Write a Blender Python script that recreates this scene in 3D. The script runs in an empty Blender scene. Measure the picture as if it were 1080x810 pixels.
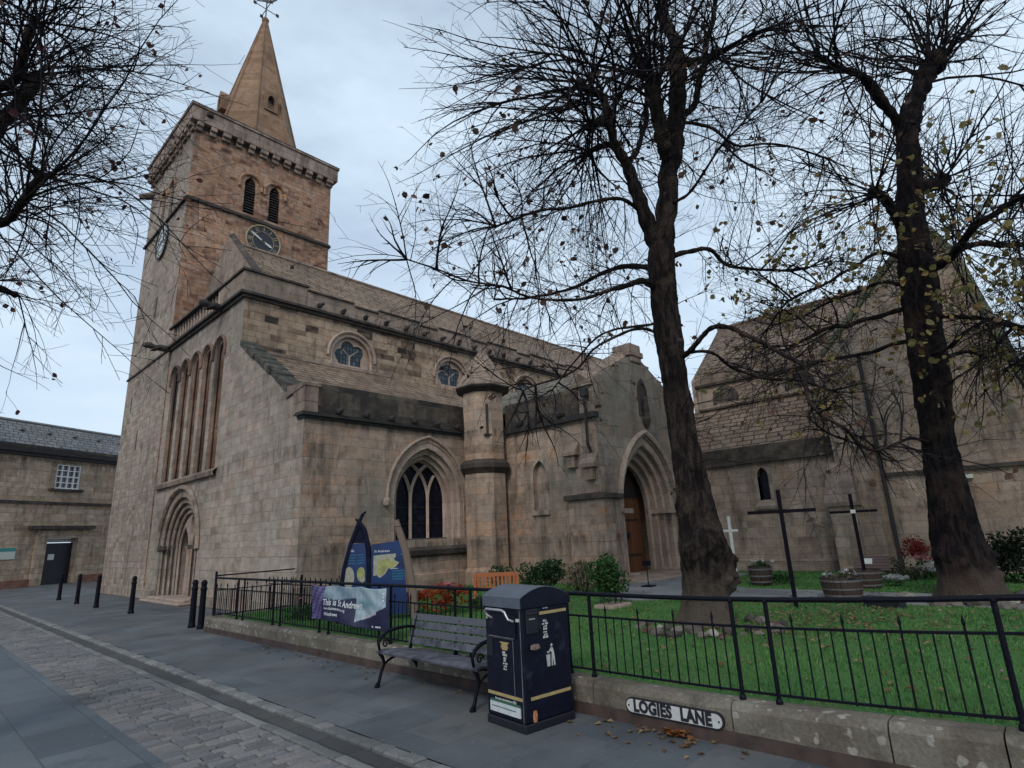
import bpy, bmesh, math, random
from mathutils import Vector, Matrix
from mathutils.geometry import tessellate_polygon
import numpy as np

S = bpy.context.scene
COL = S.collection
PI = math.pi
R = math.radians

# ------------------------------------------------------------------ camera, sky, sun, exposure
# world frame: +X = into the church (east along its south wall), +Y = up the lane (along its west front), metres
cam = bpy.data.cameras.new('camera')
cam.sensor_width = 36.0
cam.lens = 20.0
cam.clip_start = 0.05
cam.clip_end = 3000
cam_o = bpy.data.objects.new('camera', cam)
COL.objects.link(cam_o)
def camera_axes():
    p, r, a = R(14.787), R(-2.665), R(47.07)
    cp, sp = math.cos(p), math.sin(p)
    fw = Vector((0, cp, sp)); up0 = Vector((0, -sp, cp)); rt0 = Vector((1, 0, 0))
    rt = math.cos(r) * rt0 + math.sin(r) * up0
    up = -math.sin(r) * rt0 + math.cos(r) * up0
    U = Vector((math.cos(a), math.sin(a), 0)); W = Vector((-math.sin(a), math.cos(a), 0)); Z = Vector((0, 0, 1))
    f = lambda v: Vector((v.dot(U), v.dot(W), v.dot(Z)))
    return f(rt), f(up), f(fw)
_rt, _up, _fw = camera_axes()
cam_o.matrix_world = Matrix(((_rt.x, _up.x, -_fw.x, 0), (_rt.y, _up.y, -_fw.y, 0), (_rt.z, _up.z, -_fw.z, 1.75), (0, 0, 0, 1)))
S.camera = cam_o

SUN_EL, SUN_AZ = 38.0, 240.0        # azimuth: degrees from +Y clockwise towards +X (where the sun stands)
world = bpy.data.worlds.new('World')
S.world = world
world.use_nodes = True
wn, wl = world.node_tree.nodes, world.node_tree.links
wn.clear()
w_out = wn.new('ShaderNodeOutputWorld'); w_bg = wn.new('ShaderNodeBackground')
w_sky = wn.new('ShaderNodeTexSky')
w_sky.sky_type = 'NISHITA'; w_sky.sun_disc = False
w_sky.sun_elevation = R(SUN_EL); w_sky.sun_rotation = R(SUN_AZ)
w_sky.air_density = 1.0; w_sky.dust_density = 0.6; w_sky.ozone_density = 1.0
w_bg.inputs['Strength'].default_value = 0.115
w_tc = wn.new('ShaderNodeTexCoord')
w_map = wn.new('ShaderNodeMapping'); w_map.inputs['Scale'].default_value = (1.2, 1.2, 3.2)
w_map.inputs['Rotation'].default_value = (0.25, 0.1, 0.6)
wl.new(w_tc.outputs['Generated'], w_map.inputs['Vector'])
w_n = wn.new('ShaderNodeTexNoise'); w_n.inputs['Scale'].default_value = 1.6; w_n.inputs['Detail'].default_value = 5
w_n.inputs['Roughness'].default_value = 0.58
wl.new(w_map.outputs['Vector'], w_n.inputs['Vector'])
# thin high cloud: thicker low down and towards the east (+X)
w_sep = wn.new('ShaderNodeSeparateXYZ'); wl.new(w_tc.outputs['Generated'], w_sep.inputs[0])
def wmath(op, a, b=None):
    n = wn.new('ShaderNodeMath'); n.operation = op
    for i, v in enumerate((a, b)):
        if v is None: continue
        if isinstance(v, (int, float)): n.inputs[i].default_value = v
        else: wl.new(v, n.inputs[i])
    return n.outputs[0]
w_fac = wmath('ADD', w_n.outputs['Fac'], wmath('MULTIPLY', wmath('SUBTRACT', w_sep.outputs['X'], w_sep.outputs['Y']), 0.10))
w_fac = wmath('SUBTRACT', w_fac, wmath('MULTIPLY', w_sep.outputs['Z'], 0.22))
w_ramp = wn.new('ShaderNodeValToRGB')
w_ramp.color_ramp.elements[0].position = 0.16; w_ramp.color_ramp.elements[0].color = (0.52, 0.52, 0.52, 1)
w_ramp.color_ramp.elements[1].position = 0.48; w_ramp.color_ramp.elements[1].color = (1.0, 1.0, 1.0, 1)
wl.new(w_fac, w_ramp.inputs['Fac'])
w_mix = wn.new('ShaderNodeMix'); w_mix.data_type = 'RGBA'
wl.new(w_ramp.outputs['Color'], w_mix.inputs['Factor'])
wl.new(w_sky.outputs['Color'], w_mix.inputs[6])
w_mix.inputs[7].default_value = (5.4, 6.6, 7.85, 1)
wl.new(w_mix.outputs[2], w_bg.inputs['Color'])
wl.new(w_bg.outputs[0], w_out.inputs[0])

sun = bpy.data.lights.new('sun', 'SUN')
sun.energy = 1.25; sun.angle = R(14); sun.color = (1.0, 0.93, 0.84)
sun_o = bpy.data.objects.new('sun', sun); COL.objects.link(sun_o)
_sd = Vector((math.sin(R(SUN_AZ)) * math.cos(R(SUN_EL)), math.cos(R(SUN_AZ)) * math.cos(R(SUN_EL)), math.sin(R(SUN_EL))))
sun_o.rotation_euler = _sd.to_track_quat('Z', 'Y').to_euler()
sun_o.location = _sd * 60

S.view_settings.view_transform = 'Standard'
S.view_settings.look = 'None'
S.view_settings.gamma = 1.0
S.view_settings.use_curve_mapping = False
S.view_settings.exposure = 0.17

# ------------------------------------------------------------------ mesh helpers
class MB:
    """collects polygons; build() links them as one mesh object"""
    def __init__(s): s.v = []; s.f = []
    def add(s, vs, fs):
        o = len(s.v); s.v.extend([tuple(p) for p in vs]); s.f.extend([tuple(i + o for i in f) for f in fs]); return s
    def box(s, x0, x1, y0, y1, z0, z1):
        return s.add([(x0,y0,z0),(x1,y0,z0),(x1,y1,z0),(x0,y1,z0),(x0,y0,z1),(x1,y0,z1),(x1,y1,z1),(x0,y1,z1)],
                     [(3,2,1,0),(4,5,6,7),(0,1,5,4),(1,2,6,5),(2,3,7,6),(3,0,4,7)])
    def fbox(s, F, s0, s1, z0, z1, d0, d1):
        return s.add([F(s0,z0,d0),F(s1,z0,d0),F(s1,z0,d1),F(s0,z0,d1),F(s0,z1,d0),F(s1,z1,d0),F(s1,z1,d1),F(s0,z1,d1)],
                     [(3,2,1,0),(4,5,6,7),(0,1,5,4),(1,2,6,5),(2,3,7,6),(3,0,4,7)])
    def panel(s, F, outer, holes=(), d0=0.0, d1=0.5, back=True):
        loops = [list(outer)] + [list(h) for h in holes]
        tri = tessellate_polygon([[Vector((a, b, 0)) for a, b in l] for l in loops])
        flat = [p for l in loops for p in l]; n = len(flat)
        vs = [F(a, b, d0) for a, b in flat] + [F(a, b, d1) for a, b in flat]
        fs = [tuple(t) for t in tri]
        if back: fs += [tuple(i + n for i in reversed(t)) for t in tri]
        o = 0
        for l in loops:
            m = len(l)
            for i in range(m):
                j = (i + 1) % m
                fs.append((o + i, o + j, o + j + n, o + i + n))
            o += m
        return s.add(vs, fs)
    def ring(s, F, outer, inner, d0, d1, dout=None):
        """stepped arch order: flat front between two open profiles, inner reveal d0>d1, outer side d0>dout"""
        n = len(outer)
        vs = [F(a, b, d0) for a, b in outer] + [F(a, b, d0) for a, b in inner] + [F(a, b, d1) for a, b in inner]
        fs = []
        for i in range(n - 1):
            fs.append((i, i + 1, n + i + 1, n + i)); fs.append((n + i, n + i + 1, 2*n + i + 1, 2*n + i))
        if dout is not None:
            vs += [F(a, b, dout) for a, b in outer]
            for i in range(n - 1): fs.append((i, 3*n + i, 3*n + i + 1, i + 1))
        return s.add(vs, fs)
    def tube(s, pts, rad, n=6, cap=True):
        pts = [Vector(p) for p in pts]
        if isinstance(rad, (int, float)): rad = [rad] * len(pts)
        t = (pts[1] - pts[0]).normalized()
        a = Vector((0, 0, 1)) if abs(t.z) < .9 else Vector((1, 0, 0))
        nrm = t.cross(a).normalized()
        vs = []
        for i, p in enumerate(pts):
            if i == 0: t = pts[1] - pts[0]
            elif i == len(pts) - 1: t = pts[-1] - pts[-2]
            else: t = pts[i+1] - pts[i-1]
            if t.length < 1e-9: t = Vector((0, 0, 1))
            t.normalize()
            nrm = (nrm - t * nrm.dot(t))
            if nrm.length < 1e-6: nrm = t.orthogonal()
            nrm.normalize(); b = t.cross(nrm)
            for k in range(n):
                an = 2*PI*k/n
                vs.append(p + (nrm * math.cos(an) + b * math.sin(an)) * rad[i])
        fs = []
        for i in range(len(pts) - 1):
            for k in range(n):
                k2 = (k + 1) % n
                fs.append((i*n + k, i*n + k2, (i+1)*n + k2, (i+1)*n + k))
        if cap:
            fs.append(tuple(range(n - 1, -1, -1))); fs.append(tuple((len(pts)-1)*n + k for k in range(n)))
        return s.add(vs, fs)
    def lathe(s, c, prof, n=16, phase=0.0, sx=1.0, sy=1.0):
        """prof: list of (radius, z)"""
        vs = []
        for r, z in prof:
            for k in range(n):
                a = 2*PI*k/n + phase
                vs.append((c[0] + r*sx*math.cos(a), c[1] + r*sy*math.sin(a), c[2] + z))
        fs = []
        for i in range(len(prof) - 1):
            for k in range(n):
                k2 = (k+1) % n
                fs.append((i*n+k, i*n+k2, (i+1)*n+k2, (i+1)*n+k))
        fs.append(tuple(range(n-1, -1, -1))); fs.append(tuple((len(prof)-1)*n + k for k in range(n)))
        return s.add(vs, fs)
    def build(s, name, mat, parent=None, org=None, bevel=0.0, smooth=False, normals=True):
        me = bpy.data.meshes.new(name)
        o3 = Vector(org) if org is not None else (Vector(parent.get('org')) if parent is not None and parent.get('org') is not None else Vector((0,0,0)))
        vv = [(p[0]-o3.x, p[1]-o3.y, p[2]-o3.z) for p in s.v]
        me.from_pydata(vv, [], s.f)
        if normals and len(s.f) < 60000:
            bm = bmesh.new(); bm.from_mesh(me)
            bmesh.ops.recalc_face_normals(bm, faces=bm.faces[:])
            bm.to_mesh(me); bm.free()
        if smooth:
            me.polygons.foreach_set('use_smooth', [True]*len(me.polygons))
        me.materials.append(mat)
        o = bpy.data.objects.new(name, me); COL.objects.link(o)
        o['org'] = list(o3)
        if parent is not None:
            o.parent = parent
        elif org is not None: o.location = o3
        if bevel > 0:
            b = o.modifiers.new('bevel', 'BEVEL'); b.width = bevel; b.segments = 2; b.limit_method = 'ANGLE'; b.angle_limit = R(40)
        return o

def thing(name, label, cat, loc=(0,0,0), rotz=0.0, group=None):
    """Empty at the thing's base; parts built in world coordinates are stored relative to it"""
    o = bpy.data.objects.new(name, None); COL.objects.link(o)
    o.location = loc; o.rotation_euler = (0, 0, rotz); o.empty_display_size = .2
    o['label'] = label; o['category'] = cat; o['org'] = list(loc)
    if group: o['group'] = group
    return o
def tag(o, label, cat, group=None, kind=None):
    o['label'] = label; o['category'] = cat
    if group: o['group'] = group
    if kind: o['kind'] = kind
    return o
def sub(o, parent, org=None):
    """hang a part's mesh below another part that sits at the same origin"""
    o.parent = parent; return o
def struct(o): o['kind'] = 'structure'; return o
def copy_tree(o, parent=None):
    c = o.copy(); COL.objects.link(c)
    if parent is not None: c.parent = parent
    for ch in list(o.children): copy_tree(ch, c)
    return c

def FX(x0): return lambda s, z, d: (x0 + d, s, z)      # wall that faces -X (west), s runs along +Y
def FY(y0): return lambda s, z, d: (s, y0 + d, z)      # wall that faces -Y (south), s runs along +X

def arch(c, hw, z0, zs, kind='round', k=2.0, n=14):
    pts = [(c - hw, z0)]
    if kind == 'round':
        for i in range(n + 1):
            a = PI - PI * i / n
            pts.append((c + hw*math.cos(a), zs + hw*math.sin(a)))
    else:
        Rr = hw * k; cx = c - hw + Rr
        a1 = math.acos((c - cx) / Rr)
        h = n // 2
        left = [(cx + Rr*math.cos(PI - (PI - a1)*i/h), zs + Rr*math.sin(PI - (PI - a1)*i/h)) for i in range(h + 1)]
        pts += left + [(2*c - x, z) for x, z in reversed(left[:-1])]
    pts.append((c + hw, z0))
    return pts
def arch_top(hw, zs, kind, k=2.0):
    return zs + (hw if kind == 'round' else math.sqrt((hw*k)**2 - (hw*k - hw)**2))
def rolls(mb, F, prof, d, r, n=6):
    mb.tube([F(a, b, d) for a, b in prof], r, n, cap=True)

def text_mb(txt, size, mapf, thick=0.0, bold=0.0, align='CENTER', spacing=1.0, shear=0.0):
    cu = bpy.data.curves.new('txt', 'FONT'); cu.body = txt; cu.size = size; cu.offset = bold
    cu.align_x = align; cu.align_y = 'CENTER'; cu.space_character = spacing; cu.extrude = thick; cu.resolution_u = 3; cu.shear = shear
    ob = bpy.data.objects.new('txt', cu); COL.objects.link(ob)
    dg = bpy.context.evaluated_depsgraph_get()
    me = bpy.data.meshes.new_from_object(ob.evaluated_get(dg))
    mb = MB(); mb.add([mapf(v.co.x, v.co.y, v.co.z) for v in me.vertices], [tuple(p.vertices) for p in me.polygons])
    bpy.data.objects.remove(ob); bpy.data.curves.remove(cu); bpy.data.meshes.remove(me)
    return mb

# ------------------------------------------------------------------ material helpers
class NT:
    def __init__(s, name):
        s.m = bpy.data.materials.new(name); s.m.use_nodes = True
        s.n = s.m.node_tree.nodes; s.l = s.m.node_tree.links; s.n.clear()
        s.out = s.n.new('ShaderNodeOutputMaterial'); s.b = s.n.new('ShaderNodeBsdfPrincipled')
        s.l.new(s.b.outputs[0], s.out.inputs[0])
    def set(s, sock, v):
        if hasattr(v, 'is_output'): s.l.new(v, sock)
        elif isinstance(v, (tuple, list)) and len(v) == 3 and sock.type == 'RGBA': sock.default_value = (*v, 1)
        else: sock.default_value = v
    def math(s, op, a, b=None, c=None, clamp=False):
        n = s.n.new('ShaderNodeMath'); n.operation = op; n.use_clamp = clamp
        for i, v in enumerate((a, b, c)):
            if v is not None: s.set(n.inputs[i], v)
        return n.outputs[0]
    def mix(s, f, a, b, mode='MIX'):
        n = s.n.new('ShaderNodeMix'); n.data_type = 'RGBA'; n.blend_type = mode
        s.set(n.inputs[0], f); s.set(n.inputs[6], a); s.set(n.inputs[7], b)
        return n.outputs[2]
    def pos(s):
        g = s.n.new('ShaderNodeNewGeometry'); return g.outputs['Position']
    def sep(s, v):
        n = s.n.new('ShaderNodeSeparateXYZ'); s.l.new(v, n.inputs[0]); return n.outputs
    def comb(s, x, y, z):
        n = s.n.new('ShaderNodeCombineXYZ')
        for i, v in enumerate((x, y, z)): s.set(n.inputs[i], v)
        return n.outputs[0]
    def noise(s, vec, scale, detail=4, rough=.55, dist=0.0):
        n = s.n.new('ShaderNodeTexNoise'); s.set(n.inputs['Vector'], vec)
        n.inputs['Scale'].default_value = scale; n.inputs['Detail'].default_value = detail
        n.inputs['Roughness'].default_value = rough; n.inputs['Distortion'].default_value = dist
        return n.outputs['Fac'], n.outputs['Color']
    def ramp(s, f, stops, interp='LINEAR'):
        n = s.n.new('ShaderNodeValToRGB'); cr = n.color_ramp; cr.interpolation = interp
        while len(cr.elements) < len(stops): cr.elements.new(0.5)
        for e, (p, c) in zip(cr.elements, stops):
            e.position = p; e.color = (*c, 1) if len(c) == 3 else c
        s.set(n.inputs[0], f); return n.outputs[0]
    def mapr(s, v, a, b, c=0.0, d=1.0):
        n = s.n.new('ShaderNodeMapRange'); s.set(n.inputs[0], v)
        for i, q in enumerate((a, b, c, d)): n.inputs[i+1].default_value = q
        return n.outputs[0]
    def vscale(s, v, sc):
        n = s.n.new('ShaderNodeVectorMath'); n.operation = 'MULTIPLY'; s.set(n.inputs[0], v); n.inputs[1].default_value = sc; return n.outputs[0]
    def vadd(s, a, b):
        n = s.n.new('ShaderNodeVectorMath'); n.operation = 'ADD'; s.set(n.inputs[0], a); s.set(n.inputs[1], b); return n.outputs[0]
    def brick(s, vec, bw, bh, ms, offset=.5, squash=1.0, sf=2, smooth=.3):
        n = s.n.new('ShaderNodeTexBrick'); s.set(n.inputs['Vector'], vec)
        n.offset = offset; n.squash = squash; n.squash_frequency = sf
        n.inputs['Color1'].default_value = (0,0,0,1); n.inputs['Color2'].default_value = (1,1,1,1); n.inputs['Mortar'].default_value = (.5,.5,.5,1)
        n.inputs['Scale'].default_value = 1.0; n.inputs['Mortar Size'].default_value = ms; n.inputs['Mortar Smooth'].default_value = smooth
        n.inputs['Brick Width'].default_value = bw; n.inputs['Row Height'].default_value = bh
        return n.outputs['Color'], n.outputs['Fac']
    def bump(s, h, strength=.5, dist=.02, chain=None):
        n = s.n.new('ShaderNodeBump'); n.inputs['Strength'].default_value = strength; n.inputs['Distance'].default_value = dist
        s.set(n.inputs['Height'], h)
        if chain is not None: s.l.new(chain, n.inputs['Normal'])
        return n.outputs[0]
    def done(s, col, rough=.85, normal=None, metal=0.0, spec=None):
        s.set(s.b.inputs['Base Color'], col); s.set(s.b.inputs['Roughness'], rough)
        s.b.inputs['Metallic'].default_value = metal
        if spec is not None: s.b.inputs['Specular IOR Level'].default_value = spec
        if normal is not None: s.l.new(normal, s.b.inputs['Normal'])
        return s.m

def plain(name, col, rough=.6, var=.25, scale=12.0, metal=0.0, bump=.15, spec=None, dirt=None):
    t = NT(name); p = t.pos()
    f, _ = t.noise(p, scale, 5)
    k = t.mapr(f, .3, .7, 1 - var, 1 + var)
    c = t.mix(1.0, col, t.comb(k, k, k), 'MULTIPLY')
    if dirt:
        g, _ = t.noise(p, dirt[1], 6, .65)
        c = t.mix(t.mapr(g, dirt[2], dirt[2] + .12), c, dirt[0])
    return t.done(c, rough, t.bump(f, bump, .01), metal, spec)

def stone(name, tones, bw=.62, bh=.3, mortar=(.12,.10,.085), ms=.012, distort=.05, big=(.72, 1.2), soot=.5, soot_t=.56,
          green=None, bands=(), rough=.9, bump=.5, patch=None, squash=.72, hx=1.0, hy=1.0, contrast=.70):
    t = NT(name); p = t.pos(); x, y, z = t.sep(p)
    h = t.math('ADD', t.math('MULTIPLY', x, hx), t.math('MULTIPLY', y, hy))
    zn, _ = t.noise(t.comb(0.0, 0.0, z), .9, 2, .5)
    v = t.comb(h, t.math('ADD', z, t.math('MULTIPLY', t.math('SUBTRACT', zn, .5), 3.0*bh)), 0.0)
    _, nc = t.noise(p, 1.6, 4, .6)
    off = t.vscale(t.vadd(nc, (-.5, -.5, -.5)), (distort*1.5, distort, 0))
    v2 = t.vadd(v, off)
    bc, bf = t.brick(v2, bw, bh, ms, .5, squash, 3)
    n = len(tones)
    bl, _ = t.noise(t.vscale(p, (1, 1, 1.6)), 2.2, 4)
    tv = t.math('ADD', t.math('MULTIPLY', bc, contrast), t.math('MULTIPLY', t.math('SUBTRACT', bl, .5), .75))
    tv = t.math('ADD', tv, .5*(.9 - contrast))
    c = t.ramp(tv, [(max(0, min(1, i/(n-1)*.9+.02)), tones[i]) for i in range(n)])
    # broad weathering and grain
    big_f, _ = t.noise(p, .33, 5, .6)
    k = t.mapr(big_f, .3, .7, big[0], big[1])
    fine, _ = t.noise(p, 22.0, 6, .65)
    k2 = t.mapr(fine, .25, .75, .82, 1.18)
    mid, _ = t.noise(t.vadd(p, (1, 6, 2)), 3.2, 5, .65)
    kk = t.math('MULTIPLY', t.math('MULTIPLY', k, k2), t.mapr(mid, .3, .7, .82, 1.17))
    c = t.mix(1.0, c, t.comb(kk, kk, kk), 'MULTIPLY')
    if patch:
        pf, _ = t.noise(t.vadd(p, (13.1, 7.7, 3.3)), patch[1], 4, .6)
        c = t.mix(t.mapr(pf, patch[2], patch[2] + .1, 0, patch[3]), c, patch[0])
    c = t.mix(t.math('MULTIPLY', bf, .6), c, mortar)
    if soot:
        sf, _ = t.noise(t.vadd(t.vscale(p, (2.2, 2.2, .38)), (5, 3, 9)), 1.0, 6, .62)
        c = t.mix(t.mapr(sf, soot_t - .05, soot_t + .13, 0, soot), c, (.035, .03, .03)); sf3, _ = t.noise(t.vadd(t.vscale(p, (5.5, 5.5, 2.2)), (1, 4, 2)), 1.0, 6, .7); c = t.mix(t.mapr(sf3, .54, .68, 0, soot), c, (.06, .048, .042))
    for zc, dn, upn, st in bands:            # soot that hangs under strings and copings: ragged runs of dirt
        sf2, _ = t.noise(t.vscale(p, (4.5, 4.5, .9)), 1.0, 6, .65)
        below = t.mapr(z, zc - dn, zc); above = t.mapr(z, zc, zc + upn, 1, 0)
        m = t.math('MULTIPLY', t.math('MINIMUM', below, above, clamp=True), t.mapr(sf2, .42, .62), clamp=True)
        c = t.mix(t.math('MULTIPLY', m, st), c, (.03, .026, .026))
    if green:
        gf, _ = t.noise(t.vadd(p, (2, 8, 1)), green[1], 5, .6)
        c = t.mix(t.mapr(gf, green[2], green[2] + .16, 0, green[3]), c, green[0])
    hgt = t.math('ADD', t.math('MULTIPLY', bf, -1.0), t.math('ADD', t.math('MULTIPLY', fine, .35), t.math('MULTIPLY', bc, .35)))
    return t.done(c, rough, t.bump(hgt, bump, .03), spec=.25)

def slates(name, tones, bw, bh, axis, moss=None, k=1.0, streaks=.35):
    """stone slate courses; axis 'x' = courses run along X (roof slopes in Y), 'y' = courses run along Y"""
    t = NT(name); p = t.pos(); x, y, z = t.sep(p)
    h = x if axis == 'x' else y
    zz = t.math('MULTIPLY', z, k)
    _, nc = t.noise(p, 2.0, 3)
    off = t.vscale(t.vadd(nc, (-.5, -.5, -.5)), (.06, .05, 0))
    v = t.vadd(t.comb(h, zz, 0.0), off)
    bc, bf = t.brick(v, bw, bh, .026, .5, .8, 3, .3)
    n = len(tones)
    c = t.ramp(bc, [(i/(n-1), tones[i]) for i in range(n)])
    big_f, _ = t.noise(p, .6, 5, .62); k1 = t.mapr(big_f, .3, .7, .7, 1.25)
    fine, _ = t.noise(p, 26.0, 5, .6); k2 = t.mapr(fine, .25, .75, .8, 1.2)
    kk = t.math('MULTIPLY', k1, k2)
    c = t.mix(1.0, c, t.comb(kk, kk, kk), 'MULTIPLY')
    c = t.mix(t.math('MULTIPLY', bf, .85), c, (.018, .015, .015))
    if moss:
        mf, _ = t.noise(t.vadd(p, (4, 1, 6)), moss[1], 6, .65)
        c = t.mix(t.mapr(mf, moss[2], moss[2] + .15, 0, moss[3]), c, moss[0])
    v_s = t.sep(v)
    saw = t.math('FRACT', t.math('DIVIDE', v_s[1], bh))
    hgt = t.math('ADD', t.math('MULTIPLY', saw, -1.0), t.math('ADD', t.math('MULTIPLY', bf, -.5), t.math('MULTIPLY', fine, .25)))
    return t.done(c, .9, t.bump(hgt, .8, .045), spec=.25)

# stone palettes (linear)
TOWER = stone('tower_stone', [(0.1, 0.047, 0.032), (0.266, 0.139, 0.086), (0.366, 0.216, 0.139), (0.409, 0.264, 0.184), (0.322, 0.201, 0.139), (0.433, 0.21, 0.116), (0.366, 0.254, 0.193)], .48, .2, ms=.014, distort=.16, contrast=.8,
              soot=.5, soot_t=.57, patch=((.17,.075,.045), .8, .57, .75), bands=((17.5, .5, .2, .7), (21.5, 1.2, .1, .9), (14.5, 1.5, .6, .35)))
TOWER_W = stone('tower_west_stone', [(0.182, 0.139, 0.104), (0.297, 0.239, 0.19), (0.354, 0.291, 0.242), (0.268, 0.22, 0.176), (0.326, 0.224, 0.166)], .5, .22, ms=.012, distort=.14, contrast=.7,
              soot=.5, soot_t=.57, patch=((.22,.11,.075), .7, .6, .6), bands=((17.5, .5, .2, .7), (21.5, 1.2, .1, .9)))
PARAPET_T = stone('tower_parapet_stone', [(0.196, 0.14, 0.107), (0.294, 0.217, 0.169), (0.343, 0.26, 0.21), (0.265, 0.184, 0.138)], .9, .4, ms=.012, distort=.05, soot=.6, soot_t=.52)
FRONT = stone('west_front_stone', [(0.206, 0.159, 0.124), (0.286, 0.231, 0.183), (0.335, 0.283, 0.238), (0.267, 0.217, 0.173), (0.354, 0.288, 0.233), (0.326, 0.207, 0.152)], .62, .27, ms=.008, distort=.06,
              soot=.4, soot_t=.62, patch=((.26,.135,.095), .5, .6, .5), bands=((10.0, .8, .1, .6), (4.2, .4, .5, .5), (.2, .3, .5, .5)), green=((.20,.195,.17), .4, .52, .5))
AISLE = stone('aisle_stone', [(0.235, 0.166, 0.124), (0.341, 0.249, 0.187), (0.389, 0.286, 0.221), (0.295, 0.231, 0.187), (0.425, 0.286, 0.204), (0.353, 0.187, 0.109)], .64, .27, ms=.007, distort=.05,
              soot=.6, soot_t=.55, patch=((.33,.165,.08), .7, .63, .5), bands=((5.05, .35, .05, .8), (1.6, .8, .1, .7)), green=((.17,.18,.155), .4, .53, .6))
CLERE = stone('clerestory_stone', [(0.038, 0.028, 0.023), (0.172, 0.114, 0.077), (0.291, 0.199, 0.138), (0.356, 0.254, 0.173), (0.388, 0.29, 0.201), (0.323, 0.234, 0.164)], .7, .26, ms=.012, distort=.04, contrast=.85,
              soot=.5, soot_t=.57, bands=((10.0, .3, .05, .6), (8.2, .05, .7, .6)))
TRANS = stone('transept_stone', [(0.231, 0.173, 0.134), (0.349, 0.259, 0.196), (0.396, 0.304, 0.236), (0.302, 0.235, 0.189), (0.418, 0.299, 0.219)], .62, .25, ms=.009, distort=.07,
              soot=.55, soot_t=.55, patch=((.30,.17,.10), .6, .6, .5), bands=((3.7, .5, .05, .7),), green=((.17,.165,.13), .5, .52, .6))
DRESSED = stone('dressed_stone', [(0.237, 0.18, 0.139), (0.302, 0.238, 0.188), (0.337, 0.275, 0.227), (0.273, 0.19, 0.144)], .9, .36, ms=.007, distort=.03, soot=.6, soot_t=.55, bump=.35,
              patch=((.33,.15,.09), 1.0, .58, .6))
PALE = stone('pale_dressed_stone', [(0.298, 0.227, 0.182), (0.354, 0.271, 0.224), (0.381, 0.297, 0.246), (0.335, 0.235, 0.179)], 1.1, .4, ms=.006, distort=.02, soot=.4, soot_t=.6, bump=.3,
              patch=((.34,.19,.12), 1.2, .6, .5))
SOOTY = stone('sooty_parapet_stone', [(.022,.02,.02),(.06,.05,.042),(.13,.105,.082),(.04,.035,.031),(.10,.08,.062)], .9, .36, mortar=(.03,.028,.026), ms=.01, distort=.03, soot=.75, soot_t=.50,
              green=((.13,.125,.095), 1.4, .55, .6))
PARAPET = stone('grey_parapet_stone', [(0.184, 0.135, 0.103), (0.255, 0.191, 0.152), (0.286, 0.214, 0.169), (0.214, 0.154, 0.116)], 1.5, .5, mortar=(.07,.06,.055), ms=.012, distort=.02, soot=.6, soot_t=.55,
              green=((.19,.175,.135), .9, .58, .4))
SPIRE = stone('spire_stone', [(0.203, 0.12, 0.07), (0.267, 0.161, 0.096), (0.295, 0.186, 0.123), (0.24, 0.145, 0.087)], .8, .26, ms=.008, distort=.03, soot=.35, soot_t=.62, bump=.3)
PORCHS = stone('porch_front_stone', [(0.184, 0.15, 0.125), (0.248, 0.209, 0.176), (0.292, 0.242, 0.205), (0.238, 0.194, 0.154), (0.27, 0.194, 0.144)], .75, .3, ms=.009, distort=.04, soot=.45, soot_t=.58,
              patch=((.30,.20,.14), .7, .6, .5), bands=((7.0, 2.0, .4, .5),), green=((.14,.145,.12), .6, .5, .5))
STRING = stone('string_course_stone', [(.05,.043,.04),(.085,.07,.06),(.14,.115,.095)], 1.2, .5, mortar=(.04,.035,.03), ms=.008, distort=.02, soot=.75, soot_t=.46, bump=.4)
LANCET = stone('lancet_stone', [(.14,.08,.055),(.22,.135,.095),(.26,.165,.12),(.18,.10,.065)], .5, .4, ms=.006, distort=.02, soot=.8, soot_t=.5, bump=.4)
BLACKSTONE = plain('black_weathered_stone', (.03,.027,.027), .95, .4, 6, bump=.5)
SLATE_X = slates('nave_stone_slates', [(0.138, 0.091, 0.064), (0.212, 0.146, 0.103), (0.249, 0.177, 0.123), (0.18, 0.123, 0.083)], .5, .235, 'x', moss=((.19,.19,.12), 1.1, .56, .5), k=1.35)
SLATE_Y = slates('transept_stone_slates', [(0.12, 0.084, 0.061), (0.17, 0.12, 0.089), (0.21, 0.15, 0.112), (0.15, 0.106, 0.077)], .5, .25, 'y', moss=((.16,.14,.09), 1.0, .54, .5), k=1.5)
GLASS = None
def leaded(name, col):
    t = NT(name); p = t.pos(); x, y, z = t.sep(p)
    h = t.math('ADD', x, y)
    bc, bf = t.brick(t.comb(h, z, 0.0), .14, .19, .012, 0.0, 1.0, 2, .1)
    f, _ = t.noise(p, 5.0, 4)
    c = t.ramp(bc, [(0, tuple(q*.6 for q in col)), (.5, col), (1, tuple(q*1.9 for q in col))])
    c = t.mix(bf, c, (.004, .004, .006))
    return t.done(c, t.math('ADD', t.math('MULTIPLY', bc, .25), .3), t.bump(t.math('ADD', bc, t.math('MULTIPLY', f, .6)), .25, .01), spec=.2)
GLASS = leaded('leaded_glass', (.006,.007,.018))
GLASS_B = leaded('leaded_glass_blue', (.055,.075,.09))
IRON = plain('black_painted_iron', (.005,.005,.010), .55, .35, 40, bump=.2, spec=.12, dirt=((.025,.02,.018), 14, .66))
IRON_D = plain('downpipe_iron', (.02,.018,.018), .6, .3, 20)
WOODDOOR = None
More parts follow.
